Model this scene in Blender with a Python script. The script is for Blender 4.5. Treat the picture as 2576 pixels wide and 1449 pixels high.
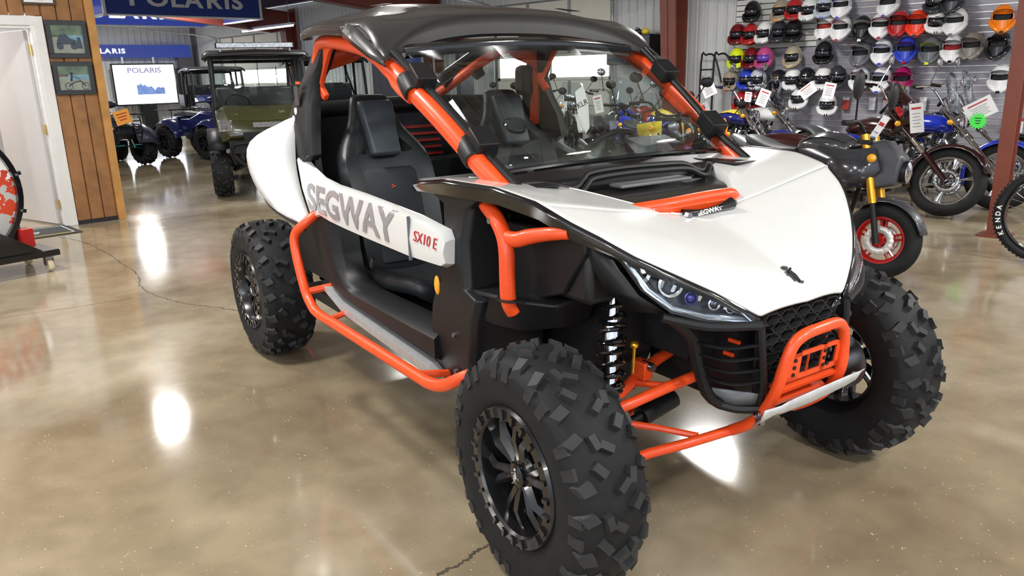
import bpy, bmesh, math, random
from mathutils import Vector, Matrix, Euler, noise
for o in list(bpy.data.objects): bpy.data.objects.remove(o)
SC = bpy.context.scene
COL = SC.collection
pi = math.pi
rnd = random.Random(7)

# ---------------------------------------------------------------- camera
cd = bpy.data.cameras.new('camera'); cam = bpy.data.objects.new('camera', cd); COL.objects.link(cam)
cd.sensor_width = 36.0; cd.lens = 1943.97 / 2576 * 36.0; cd.clip_start = 0.05; cd.clip_end = 200
_y, _p, _r = 2.37899, -0.27085, -0.02544
_f = Vector((math.cos(_p)*math.cos(_y), math.cos(_p)*math.sin(_y), math.sin(_p)))
_rt = _f.cross(Vector((0, 0, 1))).normalized(); _up = _rt.cross(_f)
_rt, _up = math.cos(_r)*_rt + math.sin(_r)*_up, -math.sin(_r)*_rt + math.cos(_r)*_up
m = Matrix((_rt, _up, -_f)).transposed().to_4x4(); m.translation = Vector((1.28866, -2.17203, 1.46813))
cam.matrix_world = m
SC.camera = cam

# ---------------------------------------------------------------- world, exposure
SC.view_settings.view_transform = 'Standard'; SC.view_settings.look = 'None'
SC.view_settings.gamma = 1.0; SC.view_settings.use_curve_mapping = False
SC.view_settings.exposure = 0.20
w = bpy.data.worlds.new('world'); SC.world = w; w.use_nodes = True
w.node_tree.nodes['Background'].inputs[0].default_value = (0.80, 0.88, 1.0, 1)
w.node_tree.nodes['Background'].inputs[1].default_value = 1.0

LIGHTS = [(-11.9, 1.97), (-19.0, 5.6), (-4.4, 7.0), (-7.5, 4.2), (3.6, 1.6), (2.2, 3.6), (3.2, -0.6), (-2.2, -1.6), (0.4, -5.4), (5.0, -5.0), (-5.0, -5.2), (-13.5, -3.2), (1.8, 7.2), (-21.5, 5.4), (-20.0, 1.0), (-5.4, -1.6), (-9.9, -0.9)]  # lamps at far wall, far left corner and white door are added as fill
LW = ['over the aisle behind the wood post', 'below the hanging sign', 'over the motorcycles', 'over the back of the white buggy', 'in front of the white buggy nose', 'over the bicycle', 'behind the camera to the right', 'over the near side of the white buggy', 'far behind the camera', 'by the shop front', 'left behind the camera', 'in the far room behind the wood wall', 'at the right end of the slatwall', 'nearest the far wall, added to brighten it', 'in the far left corner, added as wall fill', 'in front of the white door, added to brighten it', 'in the room behind the white door']
CEIL = 4.45
for (lx, ly) in LIGHTS:
    ld = bpy.data.lights.new('area', 'AREA'); ld.shape = 'DISK'; ld.size = 0.6; ld.energy = 95
    ld.color = (1.0, 0.985, 0.95)
    lo = bpy.data.objects.new('ceiling_lamp_light', ld); lo.location = (lx, ly, CEIL - 0.42); COL.objects.link(lo)
# daylight of the shop front and open side behind the camera
for (loc, rot, sx, sy, en, colr) in [((4.5, -7.6, 2.6), (math.radians(70), 0, math.radians(25)), 6, 3.0, 130, (0.92, 0.96, 1.0))]:
    ld = bpy.data.lights.new('daylight', 'AREA'); ld.shape = 'RECTANGLE'; ld.size = sx; ld.size_y = sy; ld.energy = en; ld.color = colr
    lo = bpy.data.objects.new('shop_front_daylight', ld); lo.location = loc; lo.rotation_euler = rot; COL.objects.link(lo)

# ---------------------------------------------------------------- materials
MATS = {}
def mat(name, col, rough=0.5, metal=0.0, coat=0.0, nz=0.0, ns=12.0, bump=0.0, bs=60.0, em=None, es=0.0, trans=0.0, ior=1.45, alpha=1.0, spec=0.5):
    if name in MATS: return MATS[name]
    m = bpy.data.materials.new(name); m.use_nodes = True
    nt = m.node_tree; b = nt.nodes['Principled BSDF']
    b.inputs['Base Color'].default_value = (*col, 1); b.inputs['Roughness'].default_value = rough
    b.inputs['Metallic'].default_value = metal; b.inputs['Coat Weight'].default_value = coat
    b.inputs['Coat Roughness'].default_value = 0.04
    b.inputs['Specular IOR Level'].default_value = spec
    if trans: b.inputs['Transmission Weight'].default_value = trans; b.inputs['IOR'].default_value = ior
    if alpha < 1: b.inputs['Alpha'].default_value = alpha
    if em: b.inputs['Emission Color'].default_value = (*em, 1); b.inputs['Emission Strength'].default_value = es
    tc = nt.nodes.new('ShaderNodeTexCoord')
    if nz > 0:
        n = nt.nodes.new('ShaderNodeTexNoise'); n.inputs['Scale'].default_value = ns; n.inputs['Detail'].default_value = 4
        nt.links.new(tc.outputs['Object'], n.inputs['Vector'])
        r = nt.nodes.new('ShaderNodeValToRGB'); r.color_ramp.elements[0].position = 0.3; r.color_ramp.elements[1].position = 0.7
        r.color_ramp.elements[0].color = (*[max(0, c*(1-nz)) for c in col], 1); r.color_ramp.elements[1].color = (*[min(1, c*(1+nz)) for c in col], 1)
        nt.links.new(n.outputs['Fac'], r.inputs['Fac']); nt.links.new(r.outputs['Color'], b.inputs['Base Color'])
    if bump > 0:
        n2 = nt.nodes.new('ShaderNodeTexNoise'); n2.inputs['Scale'].default_value = bs; n2.inputs['Detail'].default_value = 3
        nt.links.new(tc.outputs['Object'], n2.inputs['Vector'])
        bp = nt.nodes.new('ShaderNodeBump'); bp.inputs['Strength'].default_value = bump; bp.inputs['Distance'].default_value = 0.002
        nt.links.new(n2.outputs['Fac'], bp.inputs['Height']); nt.links.new(bp.outputs['Normal'], b.inputs['Normal'])
    MATS[name] = m
    return m
def emat(name, col, s):
    return mat(name, (0.02, 0.02, 0.02), 0.5, em=col, es=s)
ORANGE = mat('orange_paint', (0.86, 0.078, 0.012), 0.38, coat=0.15, nz=0.05, ns=30, bump=0.04, bs=300)
WHITE = mat('white_gloss', (0.71, 0.72, 0.70), 0.22, coat=0.8, nz=0.015)
PLAST = mat('black_plastic', (0.0085, 0.009, 0.010), 0.44, spec=.32, nz=0.15, bump=0.15, bs=500)
PLAST2 = mat('dark_plastic', (0.007, 0.007, 0.008), 0.5, nz=0.15, bump=0.1, bs=400)
GLOSSB = mat('gloss_black', (0.006, 0.006, 0.007), 0.12, coat=0.6, nz=0.1)
ROOFM = mat('roof_plastic', (0.026, 0.026, 0.027), 0.34, coat=0.35, nz=0.1, bump=0.12, bs=600)
RUB = mat('tyre_rubber', (0.0085, 0.009, 0.0098), 0.66, spec=.3, nz=0.25, ns=9, bump=0.2, bs=180)
RUBT = mat('tread_rubber', (0.022, 0.0225, 0.0235), 0.6, spec=.4, nz=0.2, ns=25, bump=0.2, bs=200)
RIM = mat('rim_black', (0.008, 0.008, 0.009), 0.25, coat=0.4, nz=0.1)
ALU = mat('brushed_aluminium', (0.60, 0.61, 0.62), 0.45, 0.6, nz=0.08, ns=40)
CHROME = mat('chrome', (0.80, 0.82, 0.85), 0.06, 1.0, nz=0.02)
STEEL = mat('steel', (0.35, 0.36, 0.38), 0.3, 1.0, nz=0.1)
GREYP = mat('grey_plastic', (0.16, 0.17, 0.18), 0.4, nz=0.05, bump=0.05)
def pane_mat(name, tint, refl=1.0, base=0.03):
    # thin pane: sees straight through, mirrors by Fresnel
    m = bpy.data.materials.new(name); m.use_nodes = True; nt = m.node_tree; nt.nodes.clear()
    o = nt.nodes.new('ShaderNodeOutputMaterial'); t = nt.nodes.new('ShaderNodeBsdfTransparent'); g = nt.nodes.new('ShaderNodeBsdfGlossy')
    f = nt.nodes.new('ShaderNodeLayerWeight'); pw_ = nt.nodes.new('ShaderNodeMath'); pw_.operation = 'POWER'; pw_.inputs[1].default_value = 4.0; x = nt.nodes.new('ShaderNodeMixShader')
    k = nt.nodes.new('ShaderNodeMath'); k.operation = 'MULTIPLY_ADD'; k.inputs[1].default_value = refl; k.inputs[2].default_value = base
    t.inputs['Color'].default_value = (*tint, 1); g.inputs['Roughness'].default_value = 0.02
    nt.links.new(f.outputs['Facing'], pw_.inputs[0]); nt.links.new(pw_.outputs[0], k.inputs[0]); k.use_clamp = True; nt.links.new(k.outputs[0], x.inputs[0]); nt.links.new(t.outputs[0], x.inputs[1]); nt.links.new(g.outputs[0], x.inputs[2]); nt.links.new(x.outputs[0], o.inputs[0]); return m
GLASS = pane_mat('clear_pane', (0.90, 0.95, 0.94), 0.7, 0.035)
LENS = pane_mat('lens_pane', (0.9, 0.92, 0.95), 1.0, 0.03)
LEATH = mat('seat_vinyl', (0.018, 0.020, 0.023), 0.38, nz=0.15, bump=0.3, bs=350)
SEATF = mat('seat_fabric', (0.022, 0.024, 0.030), 0.75, nz=0.15, bump=0.4, bs=700)
HEADP = mat('headrest_vinyl', (0.038, 0.045, 0.055), 0.36, nz=0.08, bump=0.2, bs=300)
REDM = mat('red_metal', (0.45, 0.01, 0.008), 0.3, coat=0.3, nz=0.05)
DKRED = mat('red_decal', (0.50, 0.03, 0.03), 0.4, nz=0.03)
GREYD = mat('grey_decal', (0.27, 0.26, 0.27), 0.3, coat=0.5, nz=0.03)
GOLD = mat('gold_anodised', (0.85, 0.42, 0.04), 0.22, 0.85, nz=0.05)
AMBER = mat('amber_lens', (0.9, 0.38, 0.01), 0.15, coat=0.6, nz=0.1, ns=60)
BLUEL = mat('blue_lens', (0.02, 0.015, 0.22), 0.08, 0.6, coat=0.8, nz=0.2, ns=50)

# ---------------------------------------------------------------- mesh helpers
def crom(pts, n=6, closed=False):
    P_ = [Vector(p) for p in pts]; out = []; N = len(P_)
    if N < 3: return P_
    rng = range(N) if closed else range(N - 1)
    for i in rng:
        if closed: a, b, c, d = P_[(i-1) % N], P_[i], P_[(i+1) % N], P_[(i+2) % N]
        else:
            b, c = P_[i], P_[i+1]; a = P_[i-1] if i > 0 else b*2 - c; d = P_[i+2] if i+2 < N else c*2 - b
        for k in range(n):
            t = k/n; t2 = t*t; t3 = t2*t
            out.append(0.5*((2*b) + (c-a)*t + (2*a-5*b+4*c-d)*t2 + (3*b-a-3*c+d)*t3))
    if not closed: out.append(P_[-1])
    return out
def lerp(a, b, t): return a + (b-a)*t
def interp(x, xs, ys):
    if x <= xs[0]: return ys[0]
    for i in range(len(xs)-1):
        if x <= xs[i+1]:
            t = (x-xs[i])/(xs[i+1]-xs[i]); return ys[i]+(ys[i+1]-ys[i])*t
    return ys[-1]
class MB:
    def __init__(s): s.v = []; s.f = []; s.mi = []; s.ci = 0; s.half = None
    def add(s, vs, fs):
        b = len(s.v); s.v += [tuple(v) for v in vs]; s.f += [tuple(b+i for i in f) for f in fs]; s.mi += [s.ci]*len(fs); return s
    def box(s, c, sz, rot=None, taper=1.0):
        x, y, z = sz[0]/2, sz[1]/2, sz[2]/2
        vs = [Vector((sx*x*(taper if sz_ > 0 else 1), sy*y*(taper if sz_ > 0 else 1), sz_*z)) for sx, sy, sz_ in
              ((-1,-1,-1),(1,-1,-1),(1,1,-1),(-1,1,-1),(-1,-1,1),(1,-1,1),(1,1,1),(-1,1,1))]
        if rot is not None:
            R = rot if isinstance(rot, Matrix) else Euler(rot).to_matrix()
            vs = [R @ v for v in vs]
        c = Vector(c)
        return s.add([v + c for v in vs], [(0,3,2,1),(4,5,6,7),(0,1,5,4),(1,2,6,5),(2,3,7,6),(3,0,4,7)])
    def tube(s, pts, r, n=10, closed=False, sm=0, cap=True, flat=1.0):
        P_ = crom(pts, sm, closed) if sm else [Vector(p) for p in pts]
        rs = r if isinstance(r, (list, tuple)) else None
        N = len(P_); rings = []; prev = None
        for i in range(N):
            if closed: t = P_[(i+1) % N] - P_[(i-1) % N]
            else: t = P_[min(i+1, N-1)] - P_[max(i-1, 0)]
            if t.length < 1e-9: t = Vector((0, 0, 1))
            t.normalize()
            if prev is None: a = t.orthogonal().normalized() if abs(t.z) > 0.95 else t.cross(Vector((0, 0, 1))).normalized()
            else: a = (prev - t*prev.dot(t)).normalized()
            prev = a; b = t.cross(a)
            if rs: q = i/(N-1)*(len(rs)-1); k = min(int(q), len(rs)-2); rr = lerp(rs[k], rs[k+1], q-k)
            else: rr = r
            rings.append([P_[i] + (a*math.cos(2*pi*k/n) + b*math.sin(2*pi*k/n)*flat)*rr for k in range(n)])
        vs = [v for R in rings for v in R]; fs = []
        for i in range(N if closed else N-1):
            j = (i+1) % N
            for k in range(n): fs.append((i*n+k, i*n+(k+1) % n, j*n+(k+1) % n, j*n+k))
        if not closed and cap: fs.append(tuple(range(n))[::-1]); fs.append(tuple((N-1)*n+k for k in range(n)))
        return s.add(vs, fs)
    def lathe(s, prof, n=24, axis='Y', c=(0,0,0), rot=None, arc=None):
        # prof: (r, h) pairs, h along the axis
        full = arc is None; a0, a1 = (0, 2*pi) if full else arc
        m_ = n if full else n+1; vs = []; c = Vector(c)
        for (r, h) in prof:
            for k in range(m_):
                a = a0 + (a1-a0)*k/n
                if axis == 'Y': v = Vector((r*math.cos(a), h, r*math.sin(a)))
                elif axis == 'Z': v = Vector((r*math.cos(a), r*math.sin(a), h))
                else: v = Vector((h, r*math.cos(a), r*math.sin(a)))
                if rot is not None: v = rot @ v
                vs.append(v + c)
        fs = []
        for i in range(len(prof)-1):
            for k in range(n):
                k2 = (k+1) % m_
                fs.append((i*m_+k, i*m_+k2, (i+1)*m_+k2, (i+1)*m_+k))
        return s.add(vs, fs)
    def loft(s, rings, closed=True, cap=True):
        n = len(rings[0]); vs = [v for R in rings for v in R]; fs = []
        for i in range(len(rings)-1):
            for k in range(n if closed else n-1):
                k2 = (k+1) % n; fs.append((i*n+k, i*n+k2, (i+1)*n+k2, (i+1)*n+k))
        if cap and closed: fs.append(tuple(range(n))[::-1]); fs.append(tuple((len(rings)-1)*n+k for k in range(n)))
        return s.add(vs, fs)
    def prism(s, poly, ax, a, b):
        # poly of 2D points in the plane across axis ax (0: y,z  1: x,z  2: x,y)
        def mk(p, h): return (h, p[0], p[1]) if ax == 0 else (p[0], h, p[1]) if ax == 1 else (p[0], p[1], h)
        n = len(poly); vs = [mk(p, a) for p in poly] + [mk(p, b) for p in poly]
        fs = [tuple(range(n)), tuple(range(n, 2*n))[::-1]] + [(i, (i+1) % n + n - n, (i+1) % n + n, i+n) for i in range(n)]
        return s.add(vs, fs)
    def ell(s, c, r, n=16, m=10, rot=None, f=None):
        vs = []; c = Vector(c)
        for i in range(m+1):
            th = pi*i/m
            for k in range(n):
                a = 2*pi*k/n; v = Vector((r[0]*math.sin(th)*math.cos(a), r[1]*math.sin(th)*math.sin(a), r[2]*math.cos(th)))
                if f: v = f(v)
                if rot is not None: v = rot @ v
                vs.append(v + c)
        fs = [(i*n+k, (i+1)*n+k, (i+1)*n+(k+1) % n, i*n+(k+1) % n) for i in range(m) for k in range(n)]
        return s.add(vs, fs)
    def grid(s, rows, flip=False):
        n = len(rows[0]); vs = [v for R in rows for v in R]
        fs = [(i*n+k, i*n+k+1, (i+1)*n+k+1, (i+1)*n+k) for i in range(len(rows)-1) for k in range(n-1)]
        if flip: fs = [f[::-1] for f in fs]
        return s.add(vs, fs)
    def mirror(s):
        # adds the y-mirrored copy of everything so far
        n = len(s.v); s.half = (n, len(s.f)); vs = [(x, -y, z) for x, y, z in s.v]; fs = [tuple(reversed(f)) for f in s.f]; mi = list(s.mi)
        s.add(vs, fs); s.mi[-len(mi):] = mi
        return s
    def build(s, name, m, parent=None, smooth=True, bevel=0, solid=0, sub=0, ang=40, loc=None):
        if s.half and not any(abs(v[1]) < 1e-4 for v in s.v):
            nv, nf = s.half; t1, t2 = MB(), MB()
            t1.v, t1.f, t1.mi = s.v[:nv], s.f[:nf], s.mi[:nf]; t2.v = s.v[nv:]; t2.f = [tuple(i-nv for i in f) for f in s.f[nf:]]; t2.mi = s.mi[nf:]
            t2.build(name, m, parent, smooth, bevel, solid, sub, ang, loc)
            return t1.build(name, m, parent, smooth, bevel, solid, sub, ang, loc)
        me = bpy.data.meshes.new(name); me.from_pydata(s.v, [], s.f)
        bm = bmesh.new(); bm.from_mesh(me)
        bmesh.ops.remove_doubles(bm, verts=bm.verts, dist=1e-5)
        bmesh.ops.recalc_face_normals(bm, faces=bm.faces)
        if len(bm.faces) and smooth:
            for e in bm.edges:
                if len(e.link_faces) == 2 and e.calc_face_angle(0) > math.radians(ang): e.smooth = False
        for f in bm.faces: f.smooth = smooth
        bm.to_mesh(me); bm.free()
        for mm in (m if isinstance(m, (list, tuple)) else [m]): me.materials.append(mm)
        if isinstance(m, (list, tuple)) and len(me.polygons) == len(s.mi):
            for i, p in enumerate(me.polygons): p.material_index = s.mi[i]
        o = bpy.data.objects.new(name, me); COL.objects.link(o)
        if parent is not None: o.parent = parent
        if loc is not None: o.location = loc
        if solid: md = o.modifiers.new('solid', 'SOLIDIFY'); md.thickness = solid; md.offset = -1
        if bevel: md = o.modifiers.new('bevel', 'BEVEL'); md.width = bevel; md.segments = 2; md.limit_method = 'ANGLE'; md.angle_limit = math.radians(35)
        if sub: md = o.modifiers.new('sub', 'SUBSURF'); md.levels = sub; md.render_levels = sub
        return o
def tag(o, label=None, cat=None, group=None, kind=None):
    if label: o['label'] = label
    if cat: o['category'] = cat
    if group: o['group'] = group
    if kind: o['kind'] = kind
    return o
def empty(name, loc=(0,0,0), rz=0, label=None, cat=None, group=None, rx=0):
    o = bpy.data.objects.new(name, None); o.empty_display_size = 0.1; COL.objects.link(o)
    o.location = loc; o.rotation_euler = (rx, 0, rz); tag(o, label, cat, group); return o
def dup(o, parent=None, loc=None, rot=None):
    c = o.copy(); COL.objects.link(c); c.parent = parent
    if loc is not None: c.location = loc
    if rot is not None: c.rotation_euler = rot
    for ch in list(o.children): dup(ch, c)
    return c
def text(body, size, m, parent, mw, name='lettering', ext=0.0008, off=0.0, sx=1.0, shear=0.0, space=1.0, align='LEFT', label=None):
    cu = bpy.data.curves.new('t', 'FONT'); cu.body = body; cu.size = size; cu.extrude = ext; cu.offset = off
    cu.shear = shear; cu.space_character = space; cu.align_x = align; cu.resolution_u = 3
    to = bpy.data.objects.new('t', cu); COL.objects.link(to)
    dg = bpy.context.evaluated_depsgraph_get(); dg.update()
    me = bpy.data.meshes.new_from_object(to.evaluated_get(dg)); bpy.data.objects.remove(to)
    me.materials.clear(); me.materials.append(m)
    for v in me.vertices: v.co.x *= sx
    o = bpy.data.objects.new(name, me); COL.objects.link(o); o.parent = parent; o.matrix_local = mw
    if label: o['label'] = label
    return o
def frame(o, ex, ey, ez=None):
    ex = Vector(ex).normalized(); ey = Vector(ey); ey = (ey - ex*ey.dot(ex)).normalized(); ez = ex.cross(ey)
    M_ = Matrix((ex, ey, ez)).transposed().to_4x4(); M_.translation = Vector(o); return M_

# ================================================================= ROOM
def floor_mat():
    m = bpy.data.materials.new('polished_concrete'); m.use_nodes = True; nt = m.node_tree; N = nt.nodes; L = nt.links
    b = N['Principled BSDF']; tc = N.new('ShaderNodeTexCoord')
    def noi(sc, det, w_=0):
        n = N.new('ShaderNodeTexNoise'); n.inputs['Scale'].default_value = sc; n.inputs['Detail'].default_value = det; n.inputs['Distortion'].default_value = w_
        L.new(tc.outputs['Object'], n.inputs['Vector']); return n
    def ramp(src, stops):
        r = N.new('ShaderNodeValToRGB')
        while len(r.color_ramp.elements) < len(stops): r.color_ramp.elements.new(0.5)
        for e, (p, c) in zip(r.color_ramp.elements, stops): e.position = p; e.color = (*c, 1)
        L.new(src, r.inputs['Fac']); return r
    n1 = noi(0.75, 6, 0.6); c1 = ramp(n1.outputs['Fac'], [(0.3, (0.20, 0.155, 0.098)), (0.5, (0.31, 0.255, 0.172)), (0.7, (0.45, 0.395, 0.30))])
    n2 = noi(5.0, 5, 0.3); c2 = ramp(n2.outputs['Fac'], [(0.35, (0.80, 0.78, 0.74)), (0.65, (1.08, 1.06, 1.02))])
    mx = N.new('ShaderNodeMix'); mx.data_type = 'RGBA'; mx.blend_type = 'MULTIPLY'; mx.inputs[0].default_value = 0.8
    L.new(c1.outputs['Color'], mx.inputs[6]); L.new(c2.outputs['Color'], mx.inputs[7])
    v = N.new('ShaderNodeTexVoronoi'); v.inputs['Scale'].default_value = 42.0; L.new(tc.outputs['Object'], v.inputs['Vector'])
    n3 = noi(16, 2)
    mm = N.new('ShaderNodeMath'); mm.operation = 'ADD'; L.new(v.outputs['Distance'], mm.inputs[0])
    k = N.new('ShaderNodeMath'); k.operation = 'MULTIPLY'; k.inputs[1].default_value = 0.42; L.new(n3.outputs['Fac'], k.inputs[0]); L.new(k.outputs[0], mm.inputs[1])
    c3 = ramp(mm.outputs[0], [(0.24, (1, 1, 1)), (0.30, (0, 0, 0))])
    mx2 = N.new('ShaderNodeMix'); mx2.data_type = 'RGBA'; L.new(c3.outputs['Color'], mx2.inputs[0])
    L.new(mx.outputs[2], mx2.inputs[6]); mx2.inputs[7].default_value = (0.60, 0.52, 0.38, 1)
    v2 = N.new('ShaderNodeTexVoronoi'); v2.inputs['Scale'].default_value = 30.0; L.new(tc.outputs['Object'], v2.inputs['Vector'])
    c4 = ramp(v2.outputs['Distance'], [(0.045, (1, 1, 1)), (0.075, (0, 0, 0))])
    mx3 = N.new('ShaderNodeMix'); mx3.data_type = 'RGBA'; L.new(c4.outputs['Color'], mx3.inputs[0])
    L.new(mx2.outputs[2], mx3.inputs[6]); mx3.inputs[7].default_value = (0.14, 0.10, 0.06, 1)
    L.new(mx3.outputs[2], b.inputs['Base Color'])
    rr = N.new('ShaderNodeMapRange'); rr.inputs['From Min'].default_value = 0.3; rr.inputs['From Max'].default_value = 0.7
    rr.inputs['To Min'].default_value = 0.08; rr.inputs['To Max'].default_value = 0.16
    L.new(n1.outputs['Fac'], rr.inputs['Value']); L.new(rr.outputs['Result'], b.inputs['Roughness'])
    b.inputs['Specular IOR Level'].default_value = 0.75
    bp = N.new('ShaderNodeBump'); bp.inputs['Strength'].default_value = 0.05; bp.inputs['Distance'].default_value = 0.01
    n5 = noi(2.2, 3); L.new(n5.outputs['Fac'], bp.inputs['Height']); L.new(bp.outputs['Normal'], b.inputs['Normal'])
    return m
FLOORM = floor_mat()
fl = MB().box((-9, 0.5, -0.05), (33, 16.5, 0.1)).build('floor', FLOORM, smooth=False); tag(fl, kind='structure')
CRACK = mat('crack_dark', (0.06, 0.048, 0.03), 0.8, nz=0.3, ns=40)
def ribbon(pts, wd, jit, name, seed=1):
    r_ = random.Random(seed); P_ = crom([(x, y, 0) for x, y in pts], 14); b = MB(); rows = []
    for i, p in enumerate(P_):
        t = (P_[min(i+1, len(P_)-1)] - P_[max(i-1, 0)]).normalized(); n_ = Vector((-t.y, t.x, 0)); q = p + n_*r_.uniform(-jit, jit); ww = wd*r_.uniform(0.35, 1)
        rows.append([q - n_*ww + Vector((0, 0, 0.0006)), q + n_*ww + Vector((0, 0, 0.0006))])
    b.grid(rows); return b.build(name, CRACK, fl, smooth=False)
ribbon([(-7.33,-.17),(-6.85,-.09),(-6.08,-.11),(-5.09,-.2),(-4.75,-.3),(-4.41,-.335),(-4.02,-.29),(-3.74,-.19),(-3.5,-.1),(-3.1,-.05)], 0.006, 0.012, 'crack', 3)
ribbon([(-.30,-1.15),(-.354,-.95),(-.349,-.85),(-.364,-.777),(-.352,-.70)], 0.008, 0.005, 'crack', 5)
ribbon([(-4.56,-1.25),(-4.45,-.8),(-4.39,-.48)], 0.003, 0.006, 'crack', 9)
ribbon([(-.45,1.6),(-.697,2.87),(-.86,4.6)], 0.004, 0.001, 'joint', 11)
def ceilz(y): return 3.32 + (8.5-y)*0.10
CEILM = mat('ceiling_insulation', (0.62, 0.63, 0.63), 0.6, nz=0.06, ns=3, bump=0.3, bs=8)
b = MB(); b.add([(-25.5, 8.5, ceilz(8.5)), (7.5, 8.5, ceilz(8.5)), (7.5, -8, ceilz(-8)), (-25.5, -8, ceilz(-8)),
                 (-25.5, 8.5, ceilz(8.5)+.1), (7.5, 8.5, ceilz(8.5)+.1), (7.5, -8, ceilz(-8)+.1), (-25.5, -8, ceilz(-8)+.1)],
                [(0,1,2,3),(7,6,5,4),(0,4,5,1),(1,5,6,2),(2,6,7,3),(3,7,4,0)])
ce = b.build('ceiling', CEILM, smooth=False); tag(ce, kind='structure')
MAROON = mat('maroon_steel', (0.16, 0.030, 0.018), 0.45, nz=0.12, ns=6)
BROWN = mat('brown_steel', (0.21, 0.058, 0.036), 0.42, nz=0.08, ns=6)
DARKB = mat('dark_brown_steel', (0.06, 0.018, 0.016), 0.5, nz=0.1)
for i in range(7):
    y = 7.6 - i*1.55
    MB().prism([(y-.03, ceilz(y)-.22), (y+.03, ceilz(y)-.22), (y+.03, ceilz(y)-.003), (y-.03, ceilz(y)-.003)], 0, -24.1, 6).build('purlin', DARKB, ce, smooth=False)
for k, (x, mcol) in enumerate([(-17.75, MAROON), (-11.9, MAROON), (-5.95, BROWN), (0.0, BROWN)]):
    # tapered rigid frame column and rafter, an I section each
    b = MB(); yb, yt = 8.27, 8.12
    b.prism([(8.42, 0), (yb, 0), (yt, 2.75), (8.42, 2.75)], 0, x-.012, x+.012)
    b.add([(x-.10, yb, 0), (x+.14, yb, 0), (x+.14, yt, 2.75), (x-.15, yt, 2.75), (x-.10, yb+.02, 0), (x+.14, yb+.02, 0), (x+.14, yt+.02, 2.75), (x-.15, yt+.02, 2.75)],
          [(0,1,2,3),(7,6,5,4),(0,4,5,1),(1,5,6,2),(2,6,7,3),(3,7,4,0)])
    b.box((x, 8.43, 1.6), (.32, .02, 3.2))
    col = b.build('frame_column', mcol, smooth=False); tag(col, kind='structure')
    b = MB(); b.prism([(8.42, 2.75), (7.75, 2.62), (-6, ceilz(-6)-.62), (-6, ceilz(-6)-.24), (8.42, ceilz(8.42)-.24)], 0, x-.012, x+.012)
    b.prism([(8.42, 2.75), (7.75, 2.60), (-6, ceilz(-6)-.64), (-6, ceilz(-6)-.62), (7.75, 2.62), (8.42, 2.77)], 0, x-.12, x+.12)
    b.prism([(-6, ceilz(-6)-.24), (8.42, ceilz(8.42)-.24), (8.42, ceilz(8.42)-.226), (-6, ceilz(-6)-.226)], 0, x-.12, x+.12)
    r = b.build('frame_rafter', mcol, smooth=False); tag(r, kind='structure')
# back wall (long), far wall, both of ribbed white steel panels
WALLW = mat('white_steel_panel', (0.60, 0.61, 0.60), 0.35, nz=0.04, ns=5)
WALLB = mat('wall_backing', (0.22, 0.22, 0.22), 0.7, nz=0.05)
OFFW = mat('overhead_door_white', (0.72, 0.69, 0.60), 0.45, nz=0.03, ns=3)
b = MB(); b.box((-9, 8.62, 1.66), (33, .1, 3.32)); wb_ = b.build('wall_back', WALLB, smooth=False); tag(wb_, kind='structure')
DA, DB = (-22.35, -18.0), (-10.15, -7.33)
def panel_proto(h, w_, parent, name='wall_panel'):
    # one ribbed panel, rib at one edge
    pr_ = [(0, 0), (w_*.62, 0), (w_*.70, -.014), (w_*.86, -.014), (w_*.94, 0), (w_-.004, 0)]
    b = MB(); b.grid([[(x, y, 0) for x, y in pr_], [(x, y, h) for x, y in pr_]]); return b.build(name, WALLW, parent, smooth=False)
pw = .165; protos = {}
x = -24.15
while x < 3.3:
    z0 = 0.0
    for d in (DA, DB):
        if x + pw > d[0] and x < d[1]: z0 = 2.72
    key = z0
    if key not in protos:
        p = panel_proto(3.3 - z0, pw, wb_); protos[key] = p
    else: p = protos[key].copy(); COL.objects.link(p)
    p.location = (x, 8.565, z0); x += pw
wf_ = MB().box((-24.45, 0.6, 2.0), (.1, 16, 4.0)).build('wall_left', WALLB, smooth=False); tag(wf_, kind='structure')
pp = panel_proto(3.9, .19, wf_)
pp.rotation_euler = (0, 0, pi/2); pp.location = (-24.39, 8.3, 0)
for i in range(1, 40):
    p = pp.copy(); COL.objects.link(p); p.location = (-24.39, 8.3 - i*.19, 0)
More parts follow.
